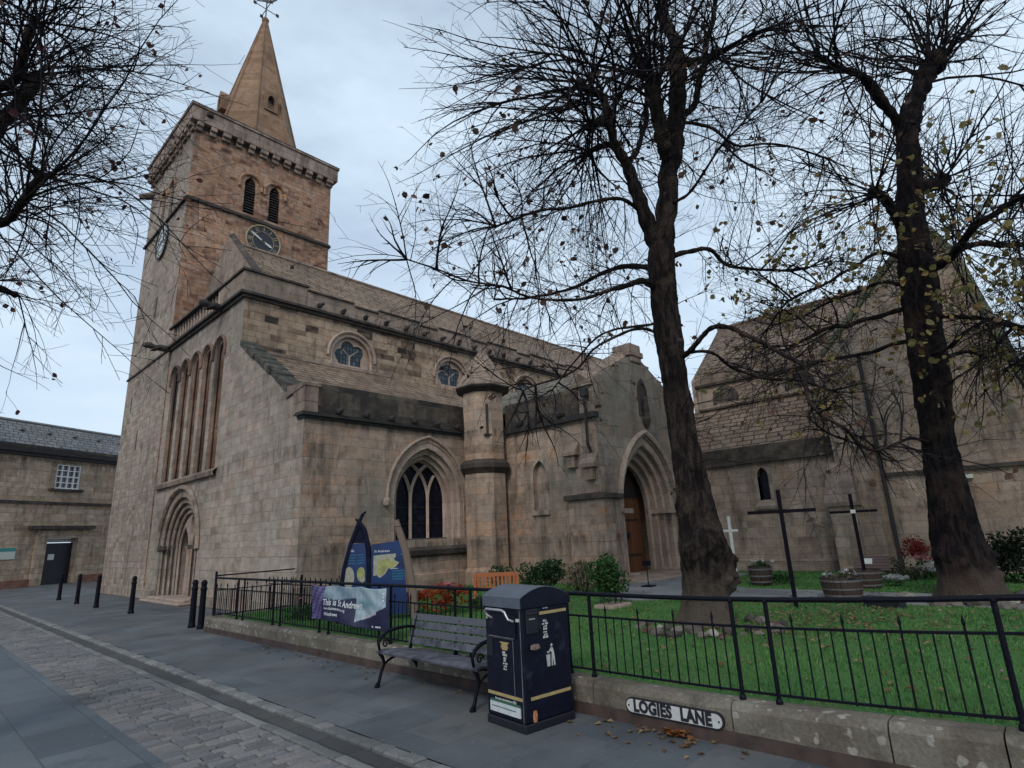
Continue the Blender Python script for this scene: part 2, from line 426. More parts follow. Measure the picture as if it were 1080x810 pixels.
def planks(name, a, b, horizontal=False, pw=.16, axis='h', rough=.55):
    t = NT(name); p = t.pos(); x, y, z = t.sep(p)
    h = t.math('ADD', x, y)
    v = t.comb(z, h, 0.0) if not horizontal else t.comb(h, z, 0.0)
    bc, bf = t.brick(v, 4.0, pw, .008, .5, 1, 2, .2)
    gr, _ = t.noise(t.vscale(p, (18, 18, 1.2) if not horizontal else (1.2, 1.2, 18)), 1.0, 6, .65)
    c = t.mix(t.math('ADD', t.math('MULTIPLY', bc, .5), t.math('MULTIPLY', gr, .5)), a, b)
    c = t.mix(bf, c, tuple(q*.2 for q in a))
    return t.done(c, rough, t.bump(t.math('ADD', t.math('MULTIPLY', bf, -1), t.math('MULTIPLY', gr, .4)), .4, .015))
DOOR_OAK = planks('varnished_oak', (.085,.03,.014), (.21,.075,.03))
DOOR_DARK = planks('dark_oak', (.012,.009,.01), (.035,.022,.018))
GOLD = plain('gilded_paint', (.30,.23,.13), .5, .2, 30)
CLOCKBLACK = plain('clock_black', (.012,.012,.02), .5, .3, 10)
CLOCKGREY = plain('clock_grey', (.20,.18,.16), .6, .3, 6)
LEAD = plain('weathered_lead', (.16,.16,.16), .7, .3, 5)

# ------------------------------------------------------------------ the setting: ground, lane, pavements, churchyard
def rise(y, x=5.0):            # the churchyard edge climbs a little at its near end
    return min(.13, max(0.0, (3.2 - y)/2.7)**2 * .085)
def lawn_z(x, y):
    return .295 + rise(y) * max(0.0, 1 - (x - 5.1) / 4.0)

def flags(name, bw, bh, base, swap=False, joint=.55, patchc=None, ms=.008):
    t = NT(name); p = t.pos(); x, y, z = t.sep(p)
    v = t.comb(y, x, 0.0) if swap else t.comb(x, y, 0.0)
    _, nc = t.noise(p, 3.0, 2); v = t.vadd(v, t.vscale(t.vadd(nc, (-.5,-.5,-.5)), (.015, .015, 0)))
    bc, bf = t.brick(v, bw, bh, ms, .5, .8, 3, .3)
    c = t.ramp(bc, [(0, tuple(q*.78 for q in base)), (.5, base), (1, (base[0]*1.2, base[1]*1.12, base[2]*1.05))])
    f1, _ = t.noise(p, .8, 6, .6); k = t.mapr(f1, .3, .7, .7, 1.3)
    f2, _ = t.noise(p, 60, 4, .6); k2 = t.mapr(f2, .25, .75, .82, 1.18)
    kk = t.math('MULTIPLY', k, k2)
    c = t.mix(1.0, c, t.comb(kk, kk, kk), 'MULTIPLY')
    if patchc:
        pf, _ = t.noise(t.vadd(t.vscale(p, (1, .55, 1)), (3, 4, 0)), 1.0, 4, .55)
        c = t.mix(t.mapr(pf, .56, .66, 0, .6), c, patchc)
    c = t.mix(t.math('MULTIPLY', bf, joint), c, (.025, .026, .028))
    sp, _ = t.noise(p, 7.0, 3, .5)
    c = t.mix(t.mapr(sp, .72, .76, 0, .5), c, (.022, .022, .024))
    st_, _ = t.noise(t.vadd(p, (7, 2, 0)), 1.9, 6, .7)
    c = t.mix(t.mapr(st_, .55, .7, 0, .55), c, (.04, .04, .042))
    vg = t.n.new('ShaderNodeTexVoronoi'); vg.inputs['Scale'].default_value = 4.3; t.l.new(t.vadd(p, t.vscale(t.noise(p, 12, 2)[1], (.06, .06, 0))), vg.inputs['Vector'])
    c = t.mix(t.math('MULTIPLY', t.mapr(vg.outputs['Distance'], .07, .045), .5, clamp=True), c, (.2, .2, .2))
    h = t.math('ADD', t.math('MULTIPLY', bf, -1.0), t.math('ADD', t.math('MULTIPLY', f2, .3), t.math('MULTIPLY', bc, .3)))
    return t.done(c, t.mapr(f1, .3, .7, .55, .85), t.bump(h, .35, .012), spec=.35)
ASPH = flags('far_paving', 1.2, .9, (.075, .077, .08), joint=.2)
PAVE_R = flags('pavement_flags', .9, .62, (.088, .098, .108), joint=.16, patchc=(.115, .108, .10))
PAVE_L = flags('left_pavement_flags', .95, .6, (.085, .102, .118), swap=True, joint=.5, patchc=(.10, .105, .11), ms=.007)
CHANNEL = flags('channel_flags', .55, .6, (.055, .055, .055), swap=True, joint=.8, patchc=(.075, .065, .06), ms=.012)
PATHM = flags('churchyard_path_tar', .9, .7, (.16, .165, .17), joint=.1)
def sett_mat(name, stops):
    t = NT(name); p = t.pos()
    g = t.n.new('ShaderNodeNewGeometry'); rnd = g.outputs['Random Per Island']
    c = t.ramp(rnd, stops)
    f, _ = t.noise(p, 40, 5, .6); k = t.mapr(f, .25, .75, .75, 1.25)
    f2, _ = t.noise(p, .7, 4); k2 = t.mapr(f2, .3, .7, .8, 1.2); kk = t.math('MULTIPLY', k, k2)
    c = t.mix(1.0, c, t.comb(kk, kk, kk), 'MULTIPLY')
    return t.done(c, .75, t.bump(f, .4, .01), spec=.35)
SETT = sett_mat('sett_stone', [(0, (.095,.094,.096)), (.4, (.138,.132,.13)), (.75, (.18,.165,.158)), (1, (.13,.135,.145))])
KERBS = sett_mat('kerb_sett_stone', [(0, (.11,.112,.11)), (.5, (.15,.15,.145)), (1, (.19,.185,.18))])
JOINT = plain('sett_joint_grit', (.032,.032,.034), .95, .4, 30, bump=.4)

def sheet(name, x0, x1, y0, y1, z, mat, nx=1, ny=1):
    mb = MB(); vs = []; fs = []
    for j in range(ny + 1):
        for i in range(nx + 1): vs.append((x0 + (x1-x0)*i/nx, y0 + (y1-y0)*j/ny, z))
    for j in range(ny):
        for i in range(nx): fs.append((j*(nx+1)+i, j*(nx+1)+i+1, (j+1)*(nx+1)+i+1, (j+1)*(nx+1)+i))
    mb.add(vs, fs); return struct(mb.build(name, mat))
sheet('ground', -700, 700, -700, 700, -.10, ASPH)
sheet('pavement', 3.318, 7.6, -30, 60, 0.0, PAVE_R)
sheet('pavement', -9, 1.9, -30, 60, -.004, PAVE_L)
sheet('square_paving', 7.6, 60, 33.5, 60, -.004, ASPH)
sheet('channel', 2.97, 3.17, -10, 60, -.03, CHANNEL)
sheet('lane_bed', 1.88, 2.99, -10, 60, -.045, JOINT)

rnd = random.Random(11)
def sett(mb, x0, x1, y0, y1, top, rg, e=.014, low=-.06):
    j = lambda: rg.uniform(-.006, .006)
    a = [(x0+j(), y0+j()), (x1+j(), y0+j()), (x1+j(), y1+j()), (x0+j(), y1+j())]
    t = top + rg.uniform(-.006, .006)
    cx, cy = (x0+x1)/2, (y0+y1)/2
    ins = lambda q, k: (q[0] + (cx-q[0])*k/abs(x1-x0)*2, q[1] + (cy-q[1])*k/abs(y1-y0)*2)
    vs = [(*q, low) for q in a] + [(*q, t-.014) for q in a] + [(*ins(q, e), t) for q in a] + [(cx, cy, t+.004)]
    fs = []
    for i in range(4):
        k = (i+1) % 4
        fs += [(i, k, 4+k, 4+i), (4+i, 4+k, 8+k, 8+i), (8+i, 8+k, 12)]
    mb.add(vs, fs)
mb = MB(); y = -2.0
while y < 46:
    d = rnd.uniform(.095, .125); x = 1.9
    while x < 2.83:
        L = rnd.uniform(.15, .26)
        if 2.83 - x - L < .08: L = 2.84 - x
        sett(mb, x + .006, min(2.84, x + L) - .006, y + .006, y + d - .006, -.008, rnd)
        x += L
    y += d
struct(mb.build('lane_setts', SETT, normals=False))
mb = MB(); y = -2.0
while y < 46:
    L = rnd.uniform(.22, .42); sett(mb, 2.855, 2.96, y + .006, y + L - .006, -.006, rnd); y += L
struct(mb.build('lane_edge_stones', KERBS, normals=False))
mb = MB(); y = -2.0
while y < 46:
    L = rnd.uniform(.17, .235); sett(mb, 3.175, 3.325, y + .006, y + L - .006, .004, rnd, e=.022); y += L
struct(mb.build('kerb', KERBS, normals=False))

# lawn, path
def lawn_mat():
    t = NT('lawn_soil_and_grass'); p = t.pos()
    f1, _ = t.noise(p, .9, 5, .6); f2, _ = t.noise(p, 35, 4, .7)
    c = t.mix(t.mapr(f1, .35, .65), (.055, .15, .042), (.085, .19, .052))
    c = t.mix(t.mapr(f2, .3, .7, 0, .6), c, (.038, .095, .03))
    f3, _ = t.noise(p, 1.7, 4); c = t.mix(t.mapr(f3, .56, .70, 0, .7), c, (.12, .12, .055)); f4, _ = t.noise(t.vadd(p, (5, 5, 0)), .55, 5, .7); c = t.mix(t.mapr(f4, .60, .70, 0, .6), c, (.06, .045, .03))
    return t.done(c, .95, t.bump(f2, .6, .03), spec=.15)
LAWN = lawn_mat()
mb = MB(); vs = []; fs = []; nx, ny = 40, 60
for j in range(ny + 1):
    for i in range(nx + 1):
        x = 5.2 + 14.6*i/nx; yy = -9 + 23.0*j/ny
        vs.append((x, yy, lawn_z(x, yy) + .015*math.sin(x*1.3)*math.sin(yy*.9)))
for j in range(ny):
    for i in range(nx): fs.append((j*(nx+1)+i, j*(nx+1)+i+1, (j+1)*(nx+1)+i+1, (j+1)*(nx+1)+i))
mb.add(vs, fs); struct(mb.build('lawn', LAWN, smooth=True))
PATH = [(12.0,-9),(13.6,-9),(13.6,5.6),(14.4,6.6),(17.6,7.2),(18.4,9.2),(14.0,9.3),(12.0,8.6),(10.9,7.7),(10.75,6.9),(11.5,6.1),(12.0,5.2)]
mb = MB(); mb.panel(lambda s, z, d: (s, z, .325 + d), PATH, d0=0, d1=-.1); struct(mb.build('path', PATHM))
def inside(px, py, poly):
    c = False; n = len(poly)
    for i in range(n):
        x1, y1 = poly[i]; x2, y2 = poly[(i+1) % n]
        if (y1 > py) != (y2 > py) and px < (x2-x1)*(py-y1)/(y2-y1) + x1: c = not c
    return c

# ------------------------------------------------------------------ the church (one building, its features as parts)
church = thing('church', 'old sandstone church with square clock tower and stone spire', 'church', (7, 14.07, 0))
WX = 7.0        # west front plane
SY = 14.07      # aisle south wall plane
# --- tower
LOUV = plain('weathered_louvre_slats', (.075,.065,.06), .8, .3, 8)
TX0, TX1, TY0, TY1, TZ = 6.95, 14.05, 26.4, 32.9, 21.55
fS, fW = FY(TY0), FX(TX0)
belf = [9.70, 10.95]
belf_h = [arch(c, .29, 17.75, 19.35, 'pointed', 2.0, 8) for c in belf]
mb = MB()
mb.panel(fS, [(TX0+.004, 0), (TX1, 0), (TX1, TZ), (TX0+.004, TZ)], belf_h, 0, .6)
wb_h = [arch(c, .27, 17.75, 19.25, 'pointed', 2.0, 8) for c in (29.0, 30.3)]
mw = MB(); mw.panel(fW, [(TY0+.004, 0), (TY1, 0), (TY1, TZ), (TY0+.004, TZ)], wb_h, 0, .6)
mw.build('tower_west_face', TOWER_W, church)
mb.box(TX1-.6, TX1-.003, TY0+.61, TY1, 0, TZ); mb.box(TX0+.61, TX1-.61, TY1-.6, TY1-.003, 0, TZ); mb.box(TX0+.61, TX1-.61, TY0+.61, TY1-.61, 20.6, 21.2)
tw_ = mb.build('tower', TOWER, church)
# string courses round the tower
for z, h, o in ((17.44, .17, .10), (10.05, .12, .06)):
    mb = MB(); mb.box(TX0-o, TX1+o, TY0-o, TY1+o, z, z+h*.55); mb.box(TX0-o*.6, TX1+o*.6, TY0-o*.6, TY1+o*.6, z+h*.55, z+h)
    mb.build('string_course', STRING, church)
for c in belf:
    mb = MB(); k = 0
    hood = arch(c, .55, 19.2, 19.4, 'round', n=14)
    rolls(mb, fS, hood, -.04, .07); rolls(mb, fS, arch(c, .31, 17.75, 19.35, 'pointed', 2.0, 8), .04, .045); mb.lathe(fS(c-.55, 19.15, -.05), [(.02,-.08),(.08,-.03),(.08,.05),(.02,.08)], 8)
    w = mb.build('belfry_window', TOWER, church)
    lv = MB(); z = 17.8
    while z < 19.8:
        ww = .27 if z < 19.25 else max(.02, .27*(1 - (z-19.25)/.50))
        lv.add([fS(c-ww, z, .08), fS(c+ww, z, .08), fS(c+ww, z+.15, .30), fS(c-ww, z+.15, .30), fS(c-ww, z+.03, .08), fS(c+ww, z+.03, .08)], [(0,1,2,3),(4,5,1,0)]); z += .15
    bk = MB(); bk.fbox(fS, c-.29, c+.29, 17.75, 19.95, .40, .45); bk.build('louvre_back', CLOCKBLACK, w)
    lv.build('louvre', LOUV, w)
for c in (29.0, 30.3):
    mb = MB(); rolls(mb, fW, arch(c, .45, 19.1, 19.25, 'round', n=12), -.03, .06); w = mb.build('belfry_window', TOWER, church)
    lv = MB(); z = 17.8
    while z < 19.8:
        ww = .27 if z < 19.25 else max(.02, .27*(1 - (z-19.25)/.50))
        lv.add([fW(c-ww, z, .08), fW(c+ww, z, .08), fW(c+ww, z+.15, .30), fW(c-ww, z+.15, .30)], [(0,1,2,3)]); z += .15
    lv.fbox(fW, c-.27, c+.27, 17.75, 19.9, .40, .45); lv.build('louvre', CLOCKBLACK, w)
# corbel table and parapet
PO = .27; n = 12; rc = random.Random(4)
def corbel(x0, x1, y0, y1, dx, dy):
    mb = MB(); k = rc.uniform(.0, .06)
    mb.box(x0 + dx*.12, x1, y0 + dy*.12, y1, 21.12 + k, 21.34); mb.box(x0, x1, y0, y1, 21.34, 21.56); mb.build('corbel', PARAPET_T, church, bevel=.025)
for i in range(n):
    s = TX0 + .15 + (TX1-TX0-.3)*i/(n-1); w = rc.uniform(.13, .2); corbel(s-w, s+w, TY0-PO+.02, TY0, 0, 1)
    s = TY0 + .15 + (TY1-TY0-.3)*i/(n-1); corbel(TX0-PO+.02, TX0, s-w, s+w, 1, 0)
mb = MB(); mb.box(TX0-.03, TX1+.03, TY0-.03, TY1+.03, 21.36, 21.555); mb.build('painted_corbel_shadow', BLACKSTONE, church)  # black band painted in for the shade between the corbels
mb = MB()
a0, a1, b0, b1 = TX0-PO, TX1+PO, TY0-PO, TY1+PO
for z0, z1, o in ((21.56, 22.30, 0), (22.30, 22.42, .06)):
    mb.box(a0-o, a1+o, b0-o, b0+.4, z0, z1); mb.box(a0-o, a1+o, b1-.4, b1+o, z0, z1)
    mb.box(a0-o, a0+.4, b0+.4, b1-.4, z0, z1); mb.box(a1-.4, a1+o, b0+.4, b1-.4, z0, z1)
mb.build('tower_parapet', PARAPET_T, church, bevel=.02)
mb = MB(); o = .065; mb.box(a0-o, a1+o, b0-o, b0+.4, 22.42, 22.46); mb.box(a0-o, a0+.4, b0+.4, b1+o, 22.42, 22.46); mb.build('parapet_cap', STRING, church)
mb = MB(); mb.lathe((7.45, TY0-PO-.02, 21.98), [(.02,-.05),(.16,0),(.16,.18),(.05,.24)], 8); mb.build('worn_head_carving', BLACKSTONE, church)
mb = MB(); mb.tube([(7.0, 32.6, 20.6), (6.7, 32.75, 20.5), (6.35, 32.9, 20.4)], [.2, .17, .13], 6); mb.build('water_spout', PARAPET, church)
# spire
SCX, SCY, SZ0, SZ1 = 10.95, 29.62, 21.2, 33.15
mb = MB(); mb.lathe((SCX, SCY, 0), [(2.98, SZ0), (1.9, 25.55), (.11, SZ1)], 8, PI/8); 
spire = mb.build('spire', SPIRE, church)
mb = MB()
for k in range(8):
    a = PI/8 + 2*PI*k/8
    P = lambda r, z: (SCX + r*math.cos(a), SCY + r*math.sin(a), z)
    mb.tube([P(2.99, SZ0), P(1.91, 25.55), P(.11, SZ1)], [.085, .075, .04], 5)
mb.build('spire_rib', SPIRE, spire)
mb = MB(); mb.lathe((SCX, SCY, 0), [(.1, SZ1-.15), (.2, SZ1-.02), (.22, SZ1+.1), (.14, SZ1+.22), (.04, SZ1+.3)], 10); mb.build('finial', SPIRE, spire)
mb = MB(); zt = SZ1 + .2
mb.tube([(SCX, SCY, zt), (SCX, SCY, zt+1.75)], .035, 6)
for dx, dy in ((.7, 0), (0, .7)):
    mb.tube([(SCX-dx, SCY-dy, zt+.75), (SCX+dx, SCY+dy, zt+.75)], .025, 5)
for dx, dy in ((.7,0),(-.7,0),(0,.7),(0,-.7)): mb.box(SCX+dx-.09, SCX+dx+.09, SCY+dy-.02, SCY+dy+.02, zt+.65, zt+.87)
# cockerel arrow
mb.panel(lambda s, z, d: (SCX + s*.8 + d*.6, SCY - s*.6 + d*.8, zt + 1.35 + z), [(-.6,-.02),(-.1,-.04),(0,-.14),(.15,-.1),(.25,.02),(.42,0),(.5,.12),(.62,.16),(.5,.26),(.36,.22),(.3,.1),(.12,.12),(-.05,.3),(-.3,.34),(-.2,.2),(-.3,.06),(-.6,.06)], d0=-.015, d1=.015)
mb.build('weathervane', IRON_D, spire)
def lucarne(ang, z, hw, hh, gab):
    r = 1.9*(SZ1 - z)/(SZ1 - 25.55)*math.cos(PI/8)
    ca, sa = math.cos(ang), math.sin(ang)
    F = lambda s, zz, d: (SCX + (r - d)*ca - s*sa, SCY + (r - d)*sa + s*ca, zz)
    mb = MB(); ap = arch(0, hw, z, z+hh*.62, 'pointed', 1.6, 8)
    wdt = hw + .16
    body = [(-wdt, z-.1), (wdt, z-.1), (wdt, z+hh), (0, z+hh+gab), (-wdt, z+hh)]
    mb.panel(F, body, [ap], -.12 if gab < .3 else -.35, .55)
    o = mb.build('lucarne', SPIRE, spire)
    b2 = MB(); b2.panel(F, ap, d0=.12, d1=.16); b2.build('lucarne_opening', CLOCKBLACK, o)
lucarne(-PI/2, 25.5, .2, 1.0, .14)
lucarne(PI, 25.5, .16, .75, .45)
# clocks
def clock(F, c, z, r, face, rim):
    mb = MB(); n = 40
    circ = [(c + r*math.cos(2*PI*i/n), z + r*math.sin(2*PI*i/n)) for i in range(n)]
    mb.panel(F, circ, d0=-.06, d1=.02); ck = mb.build('clock_face', face, church)
    m2 = MB(); m2.tube([F(a, b, -.075) for a, b in circ] + [F(*circ[0], -.075)], .045, 6, cap=False)
    rr = r*.62; m2.tube([F(c + rr*math.cos(2*PI*i/n), z + rr*math.sin(2*PI*i/n), -.066) for i in range(n+1)], .018, 5, cap=False)
    m2.build('clock_rim', rim, ck)
    m3 = MB()
    for h in range(12):
        a = PI/2 - h*PI/6; ca, sa = math.cos(a), math.sin(a)
        for off in ((-.05, .05) if h in (2, 4, 5, 8, 10, 11) else (0,)) if h not in (7, 9) else (-.07, 0, .07):
            p = [(c + ca*q - sa*w, z + sa*q + ca*w) for q, w in ((r*.68, off-.018), (r*.93, off-.018), (r*.93, off+.018), (r*.68, off+.018))]
            m3.panel(F, p, d0=-.072, d1=-.055)
    m3.build('clock_numeral', GOLD, ck)
    for a, L, w in ((R(90 - 300), r*.88, .05), (R(90 - 115), r*.6, .065)):       # ten to four
        ca, sa = math.cos(a), math.sin(a)
        hd = MB(); hd.panel(F, [(c + ca*q - sa*v, z + sa*q + ca*v) for q, v in ((-r*.12, -w*.5), (L*.75, -w), (L, 0), (L*.75, w), (-r*.12, w*.5))], d0=-.095, d1=-.08)
        hd.build('clock_hand', PALEPAINT, ck)
PALEPAINT = plain('pale_painted_metal', (.55,.55,.5), .5, .1, 20)
clock(fS, 10.5, 16.48, .85, CLOCKBLACK, GOLD)
clock(fW, 29.55, 16.5, .9, plain('pale_blue_clock_dial', (.45,.47,.5), .5, .2, 5), IRON_D)
# a few narrow slits on the tower's west face
for q in ((29.3, 29.5, 12.4, 13.5), (31.6, 31.75, 8.2, 9.0), (29.9, 30.05, 6.2, 7.1)):
    mb = MB(); mb.fbox(fW, *q, -.004, .02); mb.build('slit_window', BLACKSTONE, church)

# --- west front (nave and aisle end are one wall)
LAN = [20.62 + 1.19*i for i in range(5)]
lan_h = [arch(c, .45, 4.25, 8.55, 'round', n=10) for c in LAN]
DC, DHW, DZS = 23.1, 2.02, 1.82
door_h = arch(DC, DHW, .06, DZS, 'round', n=20)
mb = MB(); f = FX(WX)
# the doorway opening reaches the ground, so the outline runs round it
outline = [(SY+.004, 0), (DC-DHW, 0)] + [(a, b) for a, b in door_h] + [(DC+DHW, 0), (TY0-.004, 0), (TY0-.004, 10.02), (18.754, 10.02), (18.754, 8.22), (15.2, 5.95), (SY+.004, 5.85)]
mb.panel(f, outline, lan_h, 0, .8)
mb.build('west_front', FRONT, church)
for c in LAN:
    mb = MB(); P = [arch(c, q, 4.25, 8.55, 'round', n=10) for q in (.50, .43, .36, .26, .18)]
    for k in range(1, 4): mb.ring(f, P[k], P[k+1], .06 + .11*(k-1), .06 + .11*k)
    mb.panel(f, P[4], d0=.36, d1=.42)
    rolls(mb, f, P[2], .10, .05); rolls(mb, f, P[3], .23, .04)
    rolls(mb, f, arch(c, .53, 8.3, 8.55, 'round', n=10), -.03, .055)
    mb.build('blind_lancet', LANCET, church)
mb = MB(); mb.add([f(19.9, 4.22, -.16), f(26.1, 4.22, -.16), f(26.1, 4.34, .02), f(19.9, 4.34, .02), f(19.9, 4.08, -.12), f(26.1, 4.08, -.12), f(19.9, 4.05, .02), f(26.1, 4.05, .02)], [(0,1,2,3),(4,5,1,0),(6,7,5,4)])
mb.build('lancet_sill', PARAPET, church)
# west doorway: stepped orders, imposts, shafts, paired inner arches under a pierced tympanum
mb = MB(); hw = [DHW, 1.80, 1.60, 1.42, 1.26]
Pd = [arch(DC, q, .06, DZS, 'round', n=20) for q in hw]
for k in range(4): mb.ring(f, Pd[k], Pd[k+1], .03 + .11*k, .03 + .11*(k+1))
for k in range(4): rolls(mb, f, Pd[k+1], .06 + .11*k, .05)
rolls(mb, f, arch(DC, DHW+.1, DZS-.05, DZS, 'round', n=20), -.04, .09)
wd = mb.build('west_doorway', DRESSED, church)
mb = MB()
for sgn in (-1, 1):
    for k in range(4):
        s = DC + sgn*(hw[k+1] + .09); mb.lathe(f(s, 0, .08 + .11*k), [(.10, .08), (.12, .16), (.075, .24), (.07, 1.62), (.08, 1.66), (.13, 1.86), (.13, 1.93)], 8)
mb.fbox(f, DC-DHW-.12, DC-1.26, 1.76, 1.9, -.06, .02); mb.fbox(f, DC+1.26, DC+DHW+.12, 1.76, 1.9, -.06, .02)
mb.build('shaft', STRING, wd)
inn = [arch(DC-.62, .5, .1, 1.75, 'pointed', 1.9, 10), arch(DC+.62, .5, .1, 1.75, 'pointed', 1.9, 10)]
ves = [(DC + .24*math.cos(a), 2.62 + .36*math.sin(a)) for a in [2*PI*i/16 for i in range(16)]]
mb = MB(); tymp = [(DC-1.26, .061)] ; big = arch(DC, 1.26, .06, DZS, 'round', n=20)
outl = [(DC-1.26,.06), (inn[0][0][0], .06)] + inn[0] + [(inn[0][-1][0], .06), (inn[1][0][0], .06)] + inn[1] + [(inn[1][-1][0], .06)] + list(reversed(big))[:-1]
mb.panel(f, outl, [ves], .46, .8)
for p in inn: rolls(mb, f, p, .45, .05)
mb.lathe(f(DC, 0, .42), [(.14, .06), (.1, .2), (.09, 1.6), (.15, 1.85)], 10)
mb.build('tympanum', PALE, wd)
for p in inn:
    mb = MB(); mb.panel(f, [(a, b-.02) for a, b in p], d0=.82, d1=.9); mb.build('door', DOOR_DARK, wd)
mb = MB(); mb.panel(f, ves, d0=.62, d1=.8); mb.build('vesica_carving', DRESSED, wd)
mb = MB(); mb.box(6.55, 7.85, DC-DHW-.1, DC+DHW+.1, 0, .09); mb.box(6.75, 7.85, DC-DHW+.1, DC+DHW-.1, .09, .16); mb.build('doorstep', PALE, church, bevel=.02)
# base plinth
mb = MB(); mb.fbox(f, SY-.06, DC-DHW-.12, 0, .34, -.07, .01); mb.fbox(f, DC+DHW+.12, TY1+.05, 0, .34, -.12, .01); mb.build('base_course', FRONT, church, bevel=.02)
# nave cornice, parapet, balustrade
NY = 18.75
mb = MB()
for z0, z1, o in ((9.97, 10.08, .10), (10.08, 10.17, .2)):
    mb.box(WX-o, WX+.5, NY-o, TY0-.01, z0, z1); mb.box(WX+.5, 36, NY-o, NY+.4, z0, z1)
mb.build('nave_cornice', STRING, church)
mb = MB(); mb.box(WX-.12, WX+.25, NY-.12, 20.75, 10.17, 10.92); mb.box(WX+.25, 9.15, NY-.12, NY+.25, 10.17, 10.92)
x = 9.15; k = 0
while x < 35:
    L = [2.0, 1.1, 2.1, 1.0][k % 4]; h = [10.80, 10.68][k % 2]
    mb.box(x, min(36, x+L), NY-.10, NY+.25, 10.17, h); x += L; k += 1
mb.build('nave_parapet', PARAPET, church, bevel=.012)
mb = MB(); mb.box(WX-.19, WX+.28, NY-.19, TY0-.01, 10.92, 11.0); mb.box(WX+.28, 9.2, NY-.19, NY+.3, 10.92, 11.0)
x = 9.2; k = 0
while x < 35:
    L = [1.98, 1.1, 2.1, 1.0][k % 4]; h = [10.80, 10.68][k % 2]
    mb.box(x + (.0 if k else 0), min(36, x+L)-.06, NY-.16, NY+.3, h, h+.06); x += L; k += 1
mb.build('parapet_coping', STRING, church)
mb = MB(); mb.box(WX-.1, WX+.2, 20.75, 21.0, 10.17, 10.92); mb.box(WX-.1, WX+.2, 26.0, TY0-.01, 10.17, 10.92)
s = 21.2
while s < 25.95:
    mb.lathe((WX+.05, s, 10.17), [(.085,0),(.06,.1),(.055,.45),(.085,.7),(.085,.75)], 6); s += .33
mb.build('balustrade', PALE, church)
def grotesque(p, dirv, L, nm='gargoyle', mat=None):
    mb = MB(); p = Vector(p); d = Vector(dirv)
    mb.tube([p, p + d*L*.3 + Vector((0,0,.02)), p + d*L*.55, p + d*L*.75 + Vector((0,0,.06)), p + d*L*.92 + Vector((0,0,.04)), p + d*L], [.13, .15, .11, .14, .12, .05], 7)
    side = Vector((-d.y, d.x, 0))
    for sg in (-1, 1): mb.tube([p + d*L*.35 + side*sg*.12, p + d*L*.55 + side*sg*.16 + Vector((0,0,-.08)), p + d*L*.66 + side*sg*.1 + Vector((0,0,-.12))], [.05,.045,.03], 5)
    return mb.build(nm, mat or BLACKSTONE, church, smooth=True)
grotesque((WX-.1, 26.28, 10.02), (-1, .05, 0), 1.0, mat=STRING); grotesque((WX-.1, 20.55, 10.1), (-1, 0, 0), .75)
gx = 9.6
while gx < 24:
    mb = MB(); rr = random.Random(int(gx*10)); c = (gx, NY-.24, 10.27)
    mb.lathe(c, [(.03,-.08),(.09,-.05),(.11,.03),(.075,.09),(.02,.13)], 7, rr.random())
    mb.tube([(gx, NY-.2, 10.3), (gx + rr.uniform(-.1,.1), NY-.42, 10.33)], [.08,.05], 5); mb.tube([(gx+.1, NY-.22, 10.38), (gx+.16, NY-.22, 10.44)], [.05,.02], 5)
    mb.build('carved_boss', BLACKSTONE, church); gx += .98
# nave south clerestory wall and its half-round cusped windows
CL = [11.15, 16.2, 21.25, 26.3]
cl_h = [arch(c, .84, 8.2, 8.62, 'round', n=14) for c in CL]
f = FY(NY)
mb = MB(); mb.panel(f, [(WX+.003, 6.0), (36, 6.0), (36, 9.98), (WX+.003, 9.98)], cl_h, 0, .5); mb.box(35.5, 36, NY+.5, 27, 0, 10); mb.box(7.8, 36, 27.0, 27.4, 0, 10)
mb.build('nave_wall', CLERE, church)
for c in CL:
    mb = MB()
    lob = []
    for i in range(41):
        a = PI - PI*i/40; r = .50 + .17*abs(math.sin(a*2.5 + PI/2*0))
        lob.append((c + r*math.cos(a), 8.68 + r*.95*math.sin(a)))
    lob = [(c-.48, 8.34)] + lob + [(c+.48, 8.34)]
    mb.panel(f, arch(c, .84, 8.2, 8.62, 'round', n=14), [lob], .14, .24)
    rolls(mb, f, arch(c, 1.02, 8.55, 8.62, 'round', n=14), -.03, .06); rolls(mb, f, arch(c, .86, 8.25, 8.62, 'round', n=14), .03, .05)
    w = mb.build('clerestory_window', PALE, church)
    g = MB(); g.panel(f, lob, d0=.2, d1=.22); g.build('pane', GLASS_B, w)
    b = MB(); b.tube([f(c, 8.34, .19), f(c, 8.75, .19)], .03, 5); b.tube([f(c-.3, 8.95, .19), f(c, 8.7, .19), f(c+.3, 8.95, .19)], .025, 5); b.build('bar', PALE, w)
# nave roof and its west gable
RW, RZ = 23.0, 14.1
mb = MB()
pr = [(NY+.28, 10.35), (RW, RZ), (27.0, 10.35), (26.8, 10.2), (RW, 13.85), (NY+.45, 10.2)]
mb.panel(lambda s, z, d: (d, s, z), pr, d0=8.12, d1=36.2)
nr = mb.build('nave_roof', SLATE_X, church)
mb = MB(); mb.tube([(7.8, RW, RZ+.03), (36.2, RW, RZ+.03)], .09, 6); mb.build('ridge', PARAPET, nr)
mb = MB(); mb.panel(FX(7.72), [(NY+.2, 10.1), (26.38, 10.1), (26.38, 11.2), (RW, 14.35), (NY+.25, 10.55)], d0=0, d1=.42); mb.build('nave_gable', PARAPET, church)
mb = MB(); mb.tube([(7.93, NY+.2, 10.62), (7.93, RW, 14.42), (7.93, 26.36, 11.3)], .16, 4); mb.build('gable_coping', STRING, church)

